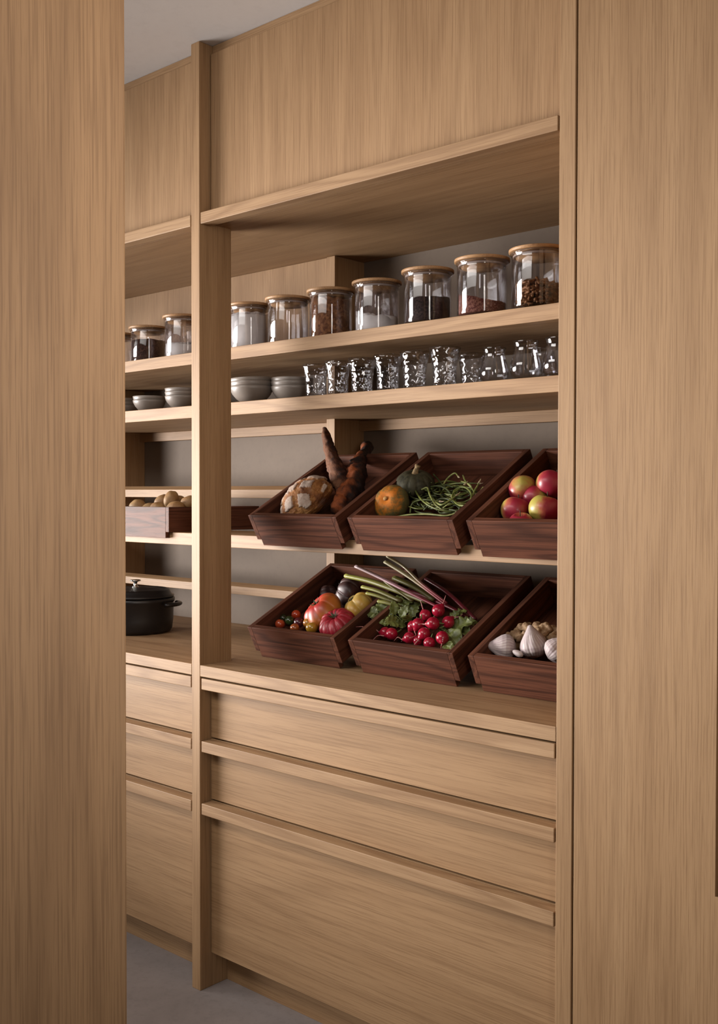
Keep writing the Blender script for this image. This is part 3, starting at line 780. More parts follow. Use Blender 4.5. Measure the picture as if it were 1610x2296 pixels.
SC = [  # hand-traced curls, photo position and height above the bin floor
    ([(886, 1159, .040), (920, 1154, .044), (960, 1153, .046), (1000, 1156, .046), (1030, 1148, .048), (1042, 1140, .050)], 1, 'long pale scape lying along the front rim of the squash bin'),
    ([(1015, 1115, .060), (1020, 1099, .066), (1040, 1092, .070), (1056, 1105, .072), (1054, 1125, .070), (1038, 1134, .066), (1022, 1128, .062), (1014, 1110, .064), (1040, 1088, .068)], 0, 'green scape curled in a full ring on top of the tangle'),
    ([(930, 1090, .05), (934, 1105, .06), (950, 1125, .07), (975, 1140, .06), (1000, 1146, .05), (1020, 1148, .04)], 0, 'green scape sweeping down from beside the orange squash'),
    ([(945, 1098, .06), (958, 1094, .066), (964, 1110, .07), (975, 1130, .06), (990, 1142, .05)], 1, 'pale scape hooked at its top in mid tangle'),
    ([(1052, 1128, .06), (1062, 1105, .07), (1074, 1083, .075)], 1, 'short stout scape standing upright at the right of the tangle'),
    ([(995, 1090, .03), (1015, 1085, .045), (1040, 1083, .05), (1070, 1084, .045)], 0, 'green scape arching over the back of the tangle'),
    ([(972, 1063, .03), (985, 1078, .045), (998, 1092, .05), (1012, 1112, .055)], 2, 'dark scape slanting down from the back of the bin'),
    ([(994, 1086, .04), (1006, 1070, .05), (1020, 1061, .06), (1027, 1068, .06)], 1, 'thin scape rising to a pink tip at the back'),
    ([(1038, 1066, .055), (1044, 1079, .055), (1056, 1092, .055), (1066, 1108, .05)], 1, 'thin pale scape hanging its tip at the back right'),
    ([(920, 1150, .03), (922, 1134, .045), (932, 1124, .055), (955, 1120, .06), (985, 1124, .06)], 0, 'green scape looping out beside the orange squash'),
    ([(950, 1144, .04), (965, 1130, .055), (990, 1118, .06), (1010, 1122, .055), (1030, 1140, .045)], 2, 'dark scape bowed across the middle of the tangle'),
    ([(1078, 1100, .05), (1084, 1093, .055), (1080, 1108, .05), (1070, 1120, .045)], 1, 'small pale scape end at the far right'),
    ([(962, 1092, .045), (985, 1090, .055), (1005, 1100, .06), (1018, 1124, .05)], 2, 'dark scape bent over near the top of the tangle'),
    ([(975, 1125, .06), (990, 1132, .064), (1008, 1122, .066), (1022, 1112, .066)], 1, 'pale scape bend in the middle of the tangle'),
]
for pts, mi, lb in SC:
    t = thing('garlic_scape', lb, 'garlic scape', group='garlic scapes')
    P = [b2.pt(x, y, w*0.80) for x, y, w in pts]; o0 = P[0].copy(); t.location = o0; P = [p-o0 for p in P]
    tube('stalk', P, [0.0022, 0.0025, 0.0025, 0.0022, 0.0016], M_SCAPE[mi], t, 8, 8)
    d = (P[-1]-P[-2]).normalized()
    tube('flower_tip', [P[-1], P[-1]+d*0.004, P[-1]+d*0.010, P[-1]+d*0.018+Vector((0, 0, 0.002))], [0.0018, 0.0030, 0.0020, 0.0005], M_TIP, t, 8)
for i in range(70):
    a = rnd.uniform(0, 6.28); cx, cy = rnd.uniform(940, 1056), rnd.uniform(1092, 1146)
    rr = rnd.uniform(14, 30); w0 = rnd.uniform(0.008, 0.044); arc = rnd.uniform(2.0, 4.2)
    P = [b2.pt(cx+rr*1.25*math.cos(a+arc*k/5), min(1150, cy+rr*0.55*math.sin(a+arc*k/5)), w0+0.006*math.sin(k*1.7)) for k in range(6)]
    t = thing('garlic_scape', 'thin green scape buried inside the tangle in the squash bin', 'garlic scape', P[0], group='garlic scapes')
    P = [p-P[0] for p in P]
    tube('stalk', P, [0.0018, 0.0021, 0.0017], M_SCAPE[rnd.choice((0, 2, 2, 2, 1))], t, 7, 5)

# ------------------------------------------------------------------ apples
b3 = UB[2]
def apple_mat(name, lo, hi):
    m, nt, b, out = mat(name)
    tc = N(nt, 'ShaderNodeTexCoord'); sp = N(nt, 'ShaderNodeSeparateXYZ'); L(nt, tc.outputs['Generated'], sp.inputs[0])
    v = objcoord(nt); n = noise_n(nt, v, 16, 3, 0.6); st_ = noise_n(nt, v, 70, 3, 0.7, (1, 1, 0.25))
    f = math_n(nt, 'ADD', sp.outputs[0], math_n(nt, 'MULTIPLY', math_n(nt, 'SUBTRACT', n, 0.5), 0.7))
    f = math_n(nt, 'ADD', f, math_n(nt, 'MULTIPLY', math_n(nt, 'SUBTRACT', st_, 0.5), 0.35))
    c = ramp(nt, f, [(lo, srgb(176, 40, 66)), ((lo+hi)/2, srgb(206, 110, 80)), (hi, srgb(206, 190, 92))])
    L(nt, c, b.inputs['Base Color']); b.inputs['Roughness'].default_value = 0.40
    b.inputs['Coat Weight'].default_value = 0.10; b.inputs['Coat Roughness'].default_value = 0.2
    return m
MA = [apple_mat('apple_skin_red', 0.62, 0.98), apple_mat('apple_skin_mixed', 0.42, 0.84), apple_mat('apple_skin_yellow', 0.14, 0.42)]
def apple(mi, label, loc, axis, spin, r=0.034):
    t = thing('apple', label, 'apple', group='apples in the bin')
    def fn(th, ph):
        c = math.cos(ph)
        rr = r*(1+0.02*math.cos(5*th)*(1 if ph < 0 else 0.4)-0.03*math.sin(ph)*-1)
        z = math.sin(ph)*r*0.93
        if ph > 0: z -= r*0.38*math.exp(-(c/0.28)**2)
        else: z += r*0.20*math.exp(-(c/0.26)**2)
        return (rr*c*math.cos(th), rr*c*math.sin(th), z)
    blob('flesh', MA[mi], t, fn, 48, 32)
    tube('stem', [(0, 0, r*0.50), (0.001, 0, r*0.85), (0.003, 0.001, r*1.10)], [0.0012, 0.0010, 0.0015], two_tone('apple_stem', srgb(90, 66, 40), srgb(60, 44, 26), rough=0.8), t, 6)
    put(t, loc, axis, spin); return t
apple(0, 'apple with a red cheek and green shoulder, back left', b3.pt(1172, 1098, 0.052), (0.75, 0.1, -0.35), 2.2, 0.0370)
apple(0, 'red apple over yellow beside the right upright, topmost at the back', b3.pt(1235, 1086, 0.056), (0.2, 0.5, 0.8), 0.6, 0.0370)
apple(1, 'crimson apple with green top, front left over the rim', b3.pt(1156, 1145, 0.034), (0.1, 0.3, 0.95), 0.2, 0.0365)
apple(2, 'yellow apple with a pink cheek, front right', b3.pt(1221, 1142, 0.036), (0.2, 0.1, 0.95), 0.9, 0.0385)
apple(1, 'apple showing only its blushed top above the front rim', b3.pt(1168, 1176, 0.030), (0.1, -0.3, 0.9), 1.2, 0.031)
apple(1, 'apple half hidden between the upper and lower apples', b3.pt(1200, 1116, 0.034), (0.1, 0.3, 0.9), 4.0, 0.033)

# ------------------------------------------------------------------ tomatoes
b4 = LB[0]
def tomato_mesh(name, m, r, flat, ribs, depth, irr=0.05, seed=0, nu=96, nv=48, lob=1.0):
    rn = random.Random(seed); wv = [rn.uniform(0.6, 1.4) for _ in range(ribs)]
    def fn(th, ph):
        c = math.cos(ph); a = (th/(2*math.pi)*ribs) % ribs
        k = int(a); s = a-k; g = math.sin(math.pi*s)**0.55*wv[k] if wv else 0
        q = c**0.35 if c > 0 else 0
        rr = r*(1-depth*(1-g)*q+irr*noise.noise(Vector((math.cos(th)*1.4, math.sin(th)*1.4, ph+seed))))
        z = math.sin(ph)*r*flat*(1+0.3*irr*math.cos(2*th+seed))
        if ph > 0: z -= r*0.26*math.exp(-(c/0.34)**2)*(1.0)
        z -= (1-g)*depth*r*0.5*q*max(0, math.sin(ph))
        return (rr*c*math.cos(th), rr*c*math.sin(th), z)
    return blob(name, m, None, fn, nu, nv)
def calyx(t, r, z, m, n=5, cup=0.2):
    bm = bmesh.new()
    for k in range(n):
        a = 2*math.pi*k/n+0.3
        d = Vector((math.cos(a), math.sin(a), 0)); s = Vector((-math.sin(a), math.cos(a), 0))
        top = [Vector((0, 0, z+0.001))-s*r*0.12, Vector((0, 0, z+0.001))+s*r*0.12]
        prev = None
        for j, (q, w) in enumerate(((0.0, 0.16), (0.35, 0.20), (0.7, 0.12), (1.0, 0.01))):
            c = d*r*q+Vector((0, 0, z+r*cup*q*q+0.0010))
            row = [bm.verts.new(c-s*r*w), bm.verts.new(c+Vector((0, 0, r*0.04))), bm.verts.new(c+s*r*w)]
            if prev:
                bm.faces.new((prev[0], prev[1], row[1], row[0])); bm.faces.new((prev[1], prev[2], row[2], row[1]))
            prev = row
    add_tube(bm, [Vector((0, 0, z)), Vector((0.0005, 0, z+r*0.25)), Vector((0.002, 0, z+r*0.55))], [r*0.12, r*0.09, r*0.10], 8)
    return obj_bm('calyx', bm, m, t, True)
def big_tomato(label, loc, axis, spin, m, r, flat, ribs, depth, irr, seed, cal=True):
    t = thing('heirloom_tomato', label, 'tomato', group='large ribbed tomatoes')
    o = tomato_mesh('flesh', m, r, flat, ribs, depth, irr, seed); o.parent = t
    if cal: calyx(t, r*0.30, r*flat*0.70, M_CALYX, 6, 0.5)
    put(t, loc, axis, spin); return t
M_TO = axial_mat('orange_red_tomato', [(0.25, srgb(204, 124, 42)), (0.72, srgb(206, 116, 48)), (1.0, srgb(200, 54, 48))], 14, 0.6)
M_TP = two_tone('pink_tomato', srgb(196, 44, 62), srgb(176, 34, 50), srgb(214, 84, 98), 20, 0.42, coat=0.08)
M_TY = two_tone('yellow_tomato', srgb(228, 176, 74), srgb(232, 196, 108), None, 26, 0.42, coat=0.08)
M_TD = two_tone('purple_black_tomato', srgb(86, 54, 48), srgb(60, 36, 38), None, 20, 0.48, coat=0.04)
big_tomato('large orange and red heirloom tomato in the middle of the tomato bin', b4.pt(725, 1372, 0.044), (-0.38, -0.50, 0.66), 0.5, M_TO, 0.0620, 0.72, 7, 0.12, 0.10, 3)
big_tomato('pink-red ribbed tomato with green stem end at the front rim', b4.pt(756, 1399, 0.034), (0.02, -0.52, 0.80), 0.2, M_TP, 0.0540, 0.68, 12, 0.10, 0.06, 5)
big_tomato('yellow lobed heirloom tomato against the right side of its bin', b4.pt(804, 1360, 0.040), (-0.42, -0.45, 0.62), 1.2, M_TY, 0.0480, 0.78, 5, 0.20, 0.06, 8)
big_tomato('dark purple ribbed tomato at the back of the tomato bin', b4.pt(780, 1328, 0.042), (-0.72, -0.45, 0.38), 0.9, M_TD, 0.0500, 0.76, 6, 0.20, 0.08, 12)
big_tomato('smaller blackish tomato left of the dark purple one', b4.pt(738, 1332, 0.026), (0.55, -0.35, 0.62), 0.4, M_TD, 0.0300, 0.8, 5, 0.12, 0.05, 14, False)
def cherry_mat(name, a, b_): return two_tone(name, a, b_, None, 30, 0.22, coat=0.4)
CH = [(611, 1390, .013, srgb(190, 42, 34), srgb(160, 30, 26), 'red cherry tomato, leftmost at the rim of its bin'), (628, 1399, .0145, srgb(186, 62, 38), srgb(206, 92, 50), 'orange-red cherry tomato at the front left rim'),
      (649, 1391, .0140, srgb(70, 90, 46), srgb(48, 66, 34), 'dark green cherry tomato among the red ones'), (664, 1378, .0140, srgb(198, 74, 40), srgb(180, 50, 34), 'orange-red cherry tomato behind the green one'),
      (670, 1396, .0150, srgb(92, 34, 44), srgb(60, 26, 34), 'dark purple cherry tomato beside the green one'), (661, 1408, .0135, srgb(188, 104, 50), srgb(170, 84, 40), 'orange cherry tomato barely above the front rim'),
      (691, 1397, .0150, srgb(200, 148, 66), srgb(196, 120, 60), 'yellow-orange cherry tomato next to the purple one'), (699, 1407, .0170, srgb(204, 156, 52), srgb(190, 134, 44), 'yellow cherry tomato at the rim beside the pink tomato'),
      (636, 1386, .0110, srgb(52, 58, 34), srgb(38, 40, 26), 'blackish green cherry tomato behind the front ones')]
for i, (x, y, r, c1, c2, lb) in enumerate(CH):
    t = thing('cherry_tomato', lb, 'tomato', group='cherry tomatoes')
    rr = r*1.02
    blob('flesh', cherry_mat('cherry_skin_%d' % i, c1, c2), t, lambda th, ph, rr=rr: (rr*math.cos(ph)*math.cos(th), rr*math.cos(ph)*math.sin(th), rr*math.sin(ph)*0.96-(0.10*rr*math.exp(-(math.cos(ph)/0.3)**2) if ph > 0 else 0)), 32, 20)
    if i in (0, 3, 8): calyx(t, rr*0.6, rr*0.84, M_STEMG, 5, 0.3)
    put(t, b4.pt(x, y, max(rr*0.95, 0.034)), (rnd.uniform(-0.5, 0.5), rnd.uniform(-0.2, 0.6), 0.8), i)

# ------------------------------------------------------------------ radishes, leaves and stalks
b5 = LB[1]
M_RAD = two_tone('radish_skin', srgb(190, 22, 56), srgb(160, 14, 42), srgb(206, 70, 96), 26, 0.25, lo=0.35, hi=0.7, coat=0.12)
M_ROOT = two_tone('radish_root', srgb(214, 160, 150), srgb(190, 90, 90), rough=0.5, sc=150)
M_RSTEM = two_tone('radish_stem', srgb(118, 128, 62), srgb(90, 104, 46), rough=0.5, sc=60)
RAD = [(840, 1409, .0150, (-0.6, -0.3, 0.1), 'radish at the far left with roots trailing upward'), (864, 1418, .0140, (-0.9, -0.3, -0.1), 'radish second from the left, paired with its neighbour'), (878, 1421, .0150, (-0.8, -0.5, -0.3), 'radish at the front rim with root pointing left'),
       (983, 1369, .0160, (0.5, 0.3, 0.8), 'topmost radish of the pile'), (954, 1380, .0150, (-0.5, 0.2, 0.5), 'radish upper left of the pile, below the topmost'), (971, 1398, .0160, (-0.8, -0.4, -0.1), 'radish in the centre of the pile with a curled root'),
       (1005, 1395, .0150, (0.3, 0.6, 0.6), 'radish at the right of the pile beside the leaf'), (926, 1404, .0140, (-0.3, -0.5, -0.7), 'radish at the left of the main pile'), (938, 1400, .0158, (-0.1, -0.6, -0.8), 'radish left of centre with root hanging over the rim'),
       (951, 1421, .0152, (-0.3, -0.6, -0.6), 'radish low in the pile above the front rim'), (918, 1430, .0145, (-0.8, -0.5, -0.3), 'radish low at the left of the main pile'), (992, 1430, .0160, (0.4, -0.6, -0.5), 'radish low at the right with its root end showing'),
       (963, 1442, .0145, (0.2, -0.6, -0.6), 'radish lowest at the front rim'), (938, 1436, .0130, (0, -0.6, -0.6), 'small radish tucked low behind the rim')]
W5 = {3: .066, 4: .056, 5: .060, 6: .052, 7: .046, 8: .056, 9: .048, 10: .034, 11: .046, 12: .036, 13: .026, 0: .040, 1: .036, 2: .040}
for i, (x, y, r, ax, lb) in enumerate(RAD):
    r *= 1.10
    t = thing('radish', lb, 'radish', group='radishes')
    ax = Vector(ax).normalized()
    def fn(th, ph, r=r):
        c = math.cos(ph); s = math.sin(ph)
        z = s*r*1.0+(r*0.55*max(0, s-0.88)/0.12*0.5 if s > 0.88 else 0)
        return (r*c*math.cos(th)*0.98, r*c*math.sin(th)*0.98, z)
    blob('bulb', M_RAD, t, fn, 36, 24)
    dn = -1
    lng = rnd.uniform(0.026, 0.046); w = rnd.uniform(-0.012, 0.012)
    tube('root', [(0, 0, r*1.05), (w*0.2, w*0.3, r*1.35), (w, w*0.6, r+lng*0.5), (w*0.2, w*1.5, r+lng)], [0.0030, 0.0016, 0.0011, 0.0006], M_ROOT, t, 6)
    tube('leaf_stem', [(0, 0, -r*0.92), (0.002, 0.001, -r*1.25), (0.006, 0.003, -r*1.7)], [0.0026, 0.0018, 0.0014], M_RSTEM, t, 6)
    put(t, b5.pt(x, y, W5[i]), ax, i*1.1)
def leaf_mat(name, c1, c2, vein):
    m, nt, b, out = mat(name); v = objcoord(nt)
    uv = N(nt, 'ShaderNodeUVMap'); sp = N(nt, 'ShaderNodeSeparateXYZ'); L(nt, uv.outputs[0], sp.inputs[0])
    n = noise_n(nt, v, 60, 3, 0.6)
    c = mix_c(nt, ramp(nt, n, [(0.35, 0.0), (0.65, 1.0)]), c1, c2)
    mid = math_n(nt, 'ABSOLUTE', math_n(nt, 'SUBTRACT', sp.outputs[0], 0.5))
    sv = math_n(nt, 'SINE', math_n(nt, 'MULTIPLY', math_n(nt, 'SUBTRACT', sp.outputs[1], mid), 44))
    f = math_n(nt, 'MAXIMUM', ramp(nt, mid, [(0.0, 1.0), (0.05, 0.0)]), math_n(nt, 'MULTIPLY', ramp(nt, sv, [(0.86, 0.0), (1.0, 1.0)]), 0.5))
    L(nt, mix_c(nt, math_n(nt, 'MULTIPLY', f, 0.7), c, vein), b.inputs['Base Color'])
    b.inputs['Roughness'].default_value = 0.5
    b.inputs['Subsurface Weight'].default_value = 0.0
    bump(nt, b, n, 0.4, 0.002)
    return m
M_LEAF = leaf_mat('radish_leaf', srgb(114, 122, 58), srgb(88, 98, 46), srgb(142, 148, 88))
M_LEAFL = leaf_mat('bright_radish_leaf', srgb(150, 158, 80), srgb(120, 130, 64), srgb(160, 168, 104))
def leaf(parent, base, d, up, ln, wd, m, seed, curl=0.5, name='leaf'):
    d = Vector(d).normalized(); up = Vector(up).normalized(); s = d.cross(up).normalized(); up = s.cross(d).normalized()
    bm = bmesh.new(); uvl = bm.loops.layers.uv.new('UVMap'); nu, nv = 10, 14; g = []
    for j in range(nv+1):
        t_ = j/nv; prof = (math.sin(math.pi*min(1, t_**0.8*0.96+0.04))**0.7)*(1+0.16*math.sin(t_*26+seed)); row = []
        for i in range(nu+1):
            u_ = i/nu-0.5; ww = wd*prof
            ruff = 0.10*wd*math.sin(t_*19+seed+u_*3)*abs(u_)*2
            p_ = Vector(base)+d*ln*(t_-0.12*curl*t_*t_)+s*ww*u_*(1-0.1*curl)+up*(-curl*ln*0.45*t_*t_+abs(u_)*ww*0.30+ruff+0.03*ln*noise.noise(Vector((u_*4+seed, t_*5, seed))))
            row.append((bm.verts.new(p_), (i/nu, t_)))
        g.append(row)
    for j in range(nv):
        for i in range(nu):
            q = [g[j][i], g[j][i+1], g[j+1][i+1], g[j+1][i]]
            f = bm.faces.new([a[0] for a in q])
            for lp, a in zip(f.loops, q): lp[uvl].uv = a[1]
    o = obj_bm(name, bm, m, parent, True)
    md = o.modifiers.new('thickness', 'SOLIDIFY'); md.thickness = 0.0005
    return o
def greens(label, bn, base, leaves, seed):
    B0 = bn.pt(*base); t = thing('radish_greens', label, 'radish leaves', B0, group='radish leaf bunches')
    rn = random.Random(seed)
    for i, (x, y, w, ln, wd, m) in enumerate(leaves):
        P = bn.pt(x, y, w)-B0
        dirv = Vector((rn.uniform(-1, 1), rn.uniform(-0.6, 0.6), rn.uniform(-0.2, 0.7)))
        if P.length > 0.02: dirv = dirv*0.5+P.normalized()
        dirv.normalize()
        up = Vector((0.25, -0.75, 0.65))+Vector((rn.uniform(-.5, .5), rn.uniform(-.4, .4), rn.uniform(-.3, .3)))
        leaf(t, P-dirv*ln*0.5, dirv, up, ln, wd, m, i*1.7+seed, rn.uniform(0.2, 0.8))
        st0 = P-dirv*ln*0.5
        tube('leaf_stalk', [Vector((0, 0, 0)), st0*0.5+Vector((0, 0, 0.004)), st0], [0.0018, 0.0015, 0.0011], M_RSTEM, t, 6, 4)
    return t
Lf = lambda x, y, w, ln=0.042, wd=0.030, m=M_LEAF: (x, y, w, ln, wd, m)
greens('clump of green radish leaves at the left, under the stalk ends', b5, (905, 1400, 0.030), [Lf(832, 1372, .060, .050, .034), Lf(846, 1384, .062), Lf(856, 1362, .066, .05, .034), Lf(872, 1346, .068, .045, .032, M_LEAFL), Lf(893, 1345, .070, .046, .036, M_LEAFL), Lf(915, 1350, .066, .045, .032),
       Lf(930, 1360, .056, .045, .034), Lf(884, 1362, .072, .04, .03, M_LEAFL), Lf(905, 1370, .072, .042, .03), Lf(880, 1392, .066, .046, .040, M_LEAFL), Lf(862, 1395, .056, .03, .022, M_LEAFL), Lf(896, 1398, .05), Lf(842, 1362, .056, .04, .03), Lf(912, 1384, .062, .04, .03, M_LEAFL), Lf(868, 1376, .06, .045, .034), Lf(925, 1378, .055)], 3)
greens('clump of large radish leaves at the right side of its bin', b5, (985, 1410, 0.030), [Lf(1015, 1430, .040, .085, .060), Lf(1030, 1402, .046, .075, .055), Lf(1032, 1372, .050, .04, .028, M_LEAFL), Lf(1048, 1392, .044, .045, .03), Lf(1020, 1378, .05, .04, .028), Lf(1008, 1452, .030, .04, .03, M_LEAFL), Lf(1040, 1415, .036, .05, .04), Lf(1022, 1444, .028, .05, .04), Lf(1058, 1396, .036, .03, .022, M_LEAFL)], 9)
def stalk_mat(name, stops, sc=40):
    m, nt, b, out = mat(name)
    at_ = N(nt, 'ShaderNodeAttribute'); at_.attribute_name = 'along'
    v = objcoord(nt); n = noise_n(nt, v, sc, 3, 0.6)
    f = math_n(nt, 'ADD', at_.outputs['Fac'], math_n(nt, 'MULTIPLY', math_n(nt, 'SUBTRACT', n, 0.5), 0.18))
    c = ramp(nt, f, stops)
    L(nt, c, b.inputs['Base Color']); b.inputs['Roughness'].default_value = 0.42
    return m
C_GR, C_GD, C_OL = srgb(176, 174, 84), srgb(136, 132, 64), srgb(104, 94, 50)
C_PA, C_LI, C_RD, C_CR = srgb(214, 204, 160), srgb(226, 200, 200), srgb(132, 38, 52), srgb(92, 26, 34)
MS = {'green': stalk_mat('green_stalk', [(0.0, C_GR), (0.5, C_GD), (1.0, C_OL)]), 'lilac': stalk_mat('lilac_stalk', [(0.0, C_LI), (0.55, srgb(188, 140, 150)), (0.85, C_RD)]),
      'pale': stalk_mat('pale_stalk', [(0.0, C_PA), (0.55, srgb(176, 160, 120)), (0.75, srgb(170, 90, 96)), (1.0, C_RD)]), 'red': stalk_mat('red_stalk', [(0.0, C_CR), (0.4, C_RD), (1.0, C_CR)]), 'olive': stalk_mat('olive_stalk', [(0.0, C_GD), (1.0, C_OL)])}
def stalk(label, pts, r, mk, n=0):
    P = [b5.pt(x, y, w) for x, y, w in pts]; B0 = P[0].copy()
    o = None
    sp = spline([p-B0 for p in P], 8); bm = bmesh.new(); seg = 14
    rr = lerp_list(r, len(sp)); add_tube(bm, sp, rr, seg, 0.62)
    for i, v in enumerate(bm.verts):                       # ribs along the stalk
        k = i % seg; ring = min(i//seg, len(sp)-1); c = sp[ring]; v.co = c+(v.co-c)*(1.0 if k % 2 else 0.90)
    vals = [min(i//seg, len(sp)-1)/(len(sp)-1) for i in range(len(bm.verts))]
    bmesh.ops.recalc_face_normals(bm, faces=bm.faces)
    o = obj_bm('leaf_stalk', bm, MS[mk], None, True); set_attr(o, 'along', vals)
    o.location = B0
    tag(o, label, 'vegetable stalk', 'cut stalks across the lower bins'); return o
stalk('thick green stalk end, leftmost over the tomato bin', [(776, 1291, .118), (830, 1303, .110), (885, 1322, .098), (960, 1350, .075)], [.0105, .0125, .0130, .012], 'green')
stalk('long lilac-white stalk crossing from upper left to the radishes', [(798, 1270, .150), (850, 1294, .128), (905, 1322, .108), (985, 1362, .072)], [.0075, .0080, .0075, .006], 'lilac')
stalk('pale green stalk pointing up at the top, turning red below', [(864, 1260, .150), (905, 1285, .128), (950, 1317, .105), (1000, 1356, .070)], [.0082, .0085, .0070, .005], 'pale')
stalk('slender pale stalk, topmost under the bin shelf', [(868, 1247, .168), (905, 1270, .140), (945, 1308, .115), (1002, 1352, .072)], [.0060, .0062, .0055, .0045], 'pale')
stalk('green stalk end below the thick one, blunt cut', [(813, 1316, .098), (850, 1326, .092), (900, 1348, .074)], [.0085, .0090, .0085], 'green')
stalk('short green stalk end low beside the yellow tomato', [(823, 1330, .088), (850, 1337, .082), (890, 1352, .066)], [.0075, .0082, .0080], 'green')
stalk('stubby pale green stalk end above the leaves', [(849, 1348, .078), (870, 1352, .074), (900, 1362, .062)], [.0085, .0095, .0085], 'green')
stalk('thin olive stalk crossing over the lilac one', [(848, 1290, .128), (875, 1313, .112), (925, 1348, .080)], [.0042, .0050, .0055], 'olive')
stalk('broad dark olive stalk behind the lilac one', [(885, 1296, .100), (930, 1316, .086), (975, 1345, .060)], [.0120, .0130, .011], 'olive')
stalk('red stalk reaching to the right side of the bin', [(955, 1298, .072), (1000, 1326, .060), (1040, 1362, .046), (1066, 1388, .036)], [.0070, .0075, .0070, .006], 'red')
stalk('dark red stalk lying low behind the pile', [(900, 1320, .070), (950, 1335, .060), (1010, 1362, .045), (1050, 1385, .034)], [.0085, .0090, .0080, .007], 'red')

# ------------------------------------------------------------------ garlic and ginger
b6 = LB[2]
def garlic_mat():
    m, nt, b, out = mat('garlic_skin')
    at_ = N(nt, 'ShaderNodeAttribute'); at_.attribute_name = 'ridge'
    v = objcoord(nt); n = noise_n(nt, v, 50, 3, 0.7)
    c = mix_c(nt, ramp(nt, n, [(0.4, 0.0), (0.65, 1.0)]), srgb(232, 220, 214), srgb(214, 198, 198))
    c = mix_c(nt, math_n(nt, 'MULTIPLY', at_.outputs['Fac'], 0.55), c, srgb(158, 122, 136))
    L(nt, c, b.inputs['Base Color']); b.inputs['Roughness'].default_value = 0.55
    bump(nt, b, at_.outputs['Fac'], 0.3, 0.001)
    return m
M_GAR = garlic_mat()
def garlic(label, loc, axis, spin, r=0.030, neck=1.0):
    t = thing('garlic_bulb', label, 'garlic', group='garlic bulbs'); vals = []
    def fn(th, ph):
        s = math.sin(ph); c = math.cos(ph)
        lobe = 1-0.07*(1-abs(math.sin(3.5*th)))
        q = (ph+math.pi/2)/math.pi; z = r*(-0.72+q*(2.0+0.6*neck))
        K = ((0, 0), (0.05, 0.42), (0.13, 0.76), (0.26, 0.98), (0.38, 1.0), (0.52, 0.88), (0.66, 0.66), (0.80, 0.42), (0.92, 0.22), (0.98, 0.15), (1, 0))
        for (a0, r0_), (a1, r1_) in zip(K[:-1], K[1:]):
            if a0 <= q <= a1+1e-9: body = r*(r0_+(r1_-r0_)*(q-a0)/(a1-a0)); break
        body *= lobe if q < 0.75 else 1
        vals.append(0.5+0.5*math.sin(28*th+3*math.sin(2*s)))
        return (body*math.cos(th), body*math.sin(th), z)
    o = blob('bulb', M_GAR, t, fn, 112, 40); set_attr(o, 'ridge', vals)
    put(t, loc, axis, spin); return t
garlic('garlic bulb lying on its side at the left of the bin', b6.pt(1136, 1452, 0.040), (-0.74, -0.60, 0.10), 0.4, 0.0330, 0.4)
garlic('garlic bulb standing upright in the middle of the bin', b6.pt(1199, 1452, 0.040), (-0.16, -0.16, 1.0), 1.2, 0.0355, 0.5)
garlic('garlic bulb cut off by the right upright', b6.pt(1246, 1462, 0.038), (0.55, 0.35, 0.6), 2.0, 0.0330, 0.5)
o = blob('garlic_clove', M_GAR, None, lambda th, ph: (0.0085*math.cos(ph)*math.cos(th), 0.0075*math.cos(ph)*math.sin(th), 0.0155*math.sin(ph)*(1+0.2*math.sin(ph))), 24, 16)
set_attr(o, 'ridge', [0.3]*len(o.data.vertices))
put(o, b6.pt(1163, 1466, 0.045), (-0.85, 0.1, 0.25)); tag(o, 'loose garlic clove in front of the upright bulb', 'garlic')
M_GIN = two_tone('ginger_skin', srgb(186, 150, 110), srgb(150, 114, 78), srgb(104, 76, 50), 60, 0.7, bs=0.5)
def ginger(label, segs):
    bm = bmesh.new(); segs = [(x, y, w+0.004, r*1.18) for x, y, w, r in segs]
    P = [b6.pt(x, y, w) for x, y, w, r in segs]; B0 = P[0].copy()
    for (x, y, w, r), p in zip(segs, P):
        t_ = bmesh.new(); bmesh.ops.create_icosphere(t_, subdivisions=3, radius=r)
        for v in t_.verts:
            v.co = v.co*(1+0.34*noise.noise(v.co*110+p*40)+0.06*math.sin(v.co.z*900))+(p-B0)
        me = bpy.data.meshes.new('tmp'); t_.to_mesh(me); t_.free(); bm.from_mesh(me); bpy.data.meshes.remove(me)
    for a, b in zip(range(len(P)-1), range(1, len(P))):
        add_tube(bm, [P[a]-B0, (P[a]+P[b])/2-B0, P[b]-B0], [segs[a][3]*0.8, min(segs[a][3], segs[b][3])*0.8, segs[b][3]*0.8], 10)
    o = obj_bm('ginger_root', bm, M_GIN, None, True); o.location = B0
    rm = o.modifiers.new('join', 'REMESH'); rm.mode = 'VOXEL'; rm.voxel_size = 0.0016; rm.use_smooth_shade = True
    tag(o, label, 'ginger', 'ginger roots'); return o
ginger('knobbly ginger root at the left, beside the lying garlic', [(1143, 1427, .036, .0100), (1156, 1424, .040, .0115), (1168, 1432, .042, .0100), (1160, 1415, .044, .0085)])
ginger('ginger root behind the lying garlic, running right', [(1168, 1408, .048, .0100), (1182, 1407, .050, .0115), (1190, 1418, .050, .0100), (1176, 1424, .046, .0085)])
ginger('knobbly ginger root behind the tip of the upright garlic', [(1204, 1404, .054, .0105), (1210, 1416, .052, .0120), (1222, 1406, .056, .0110), (1230, 1412, .052, .0100), (1214, 1432, .044, .0100)])
ginger('ginger root at the right, half behind the upright', [(1240, 1412, .046, .0105), (1252, 1416, .044, .0100), (1236, 1430, .044, .0095), (1248, 1434, .044, .0095)])
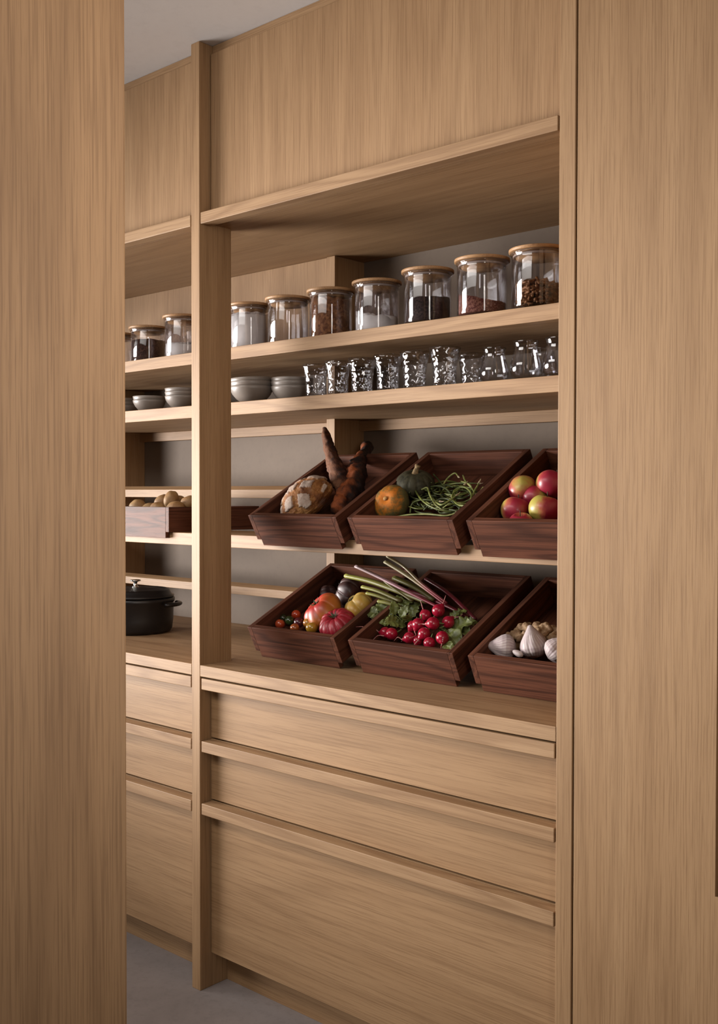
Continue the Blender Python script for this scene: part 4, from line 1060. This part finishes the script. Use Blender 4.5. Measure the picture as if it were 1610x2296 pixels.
ginger('ginger root in shadow between the two left garlic bulbs', [(1162, 1450, .022, .0105), (1174, 1444, .024, .0110), (1180, 1456, .022, .0100)])

# ------------------------------------------------------------------ potatoes
M_POT = two_tone('potato_skin', srgb(190, 150, 98), srgb(170, 126, 78), srgb(134, 96, 58), 24, 0.6, bs=0.15)
def potato(label, x, y, w, r, ax, seed):
    def fn(th, ph):
        c, s = math.cos(ph), math.sin(ph); d = Vector((c*math.cos(th), c*math.sin(th), s))
        k = 1+0.07*noise.noise(d*1.6+Vector((seed, 0, 0)))
        for q in range(5):
            e = Vector((math.sin(q*2.1+seed), math.cos(q*1.3+seed), math.sin(q*3.7))).normalized(); k -= 0.035*math.exp(-((d-e).length/0.16)**2)
        return (r*k*d.x, r*k*d.y, r*k*d.z*1.28)
    o = blob('potato', M_POT, None, fn, 44, 30)
    zf = Z_BOX+0.0008+0.010
    v = ray(x, y); p = CAM+v*((zf+w-CAM.z)/v.z) if abs(v.z) > 1e-3 else None
    o.location = at(x, y, 'Y', w); o.rotation_euler = frame(None, ax, seed)
    tag(o, label, 'potato', 'potatoes in the flat bin'); return o
for i, (x, y, Y, r, ax, lb) in enumerate([(309, 1136, 0.300, 0.0250, (1, 0.2, 0.1), 'potato alone at the left of the flat bin'), (335, 1142, 0.290, 0.0220, (0.6, 0.5, 0.2), 'potato low behind the rim, second from left'),
                                     (363, 1126, 0.330, 0.0230, (0.5, 0.3, 0.6), 'potato left of the tallest one in the flat bin'), (353, 1141, 0.270, 0.0230, (1, 0.1, 0.1), 'potato in front, below the tallest one'),
                                     (384, 1121, 0.330, 0.0250, (0.2, 0.2, 1.0), 'tallest potato standing at the middle of the pile'), (398, 1127, 0.390, 0.0240, (0.3, 1, 0.3), 'dark potato just behind the tallest one'), (394, 1141, 0.285, 0.0260, (1, 0.3, 0.1), 'potato at the right front of the flat bin'),
                                     (424, 1130, 0.330, 0.0270, (0.9, 0.2, 0.4), 'potato at the right, touching the upright')]):
    potato(lb, x, y, Y, r, ax, i*1.3)
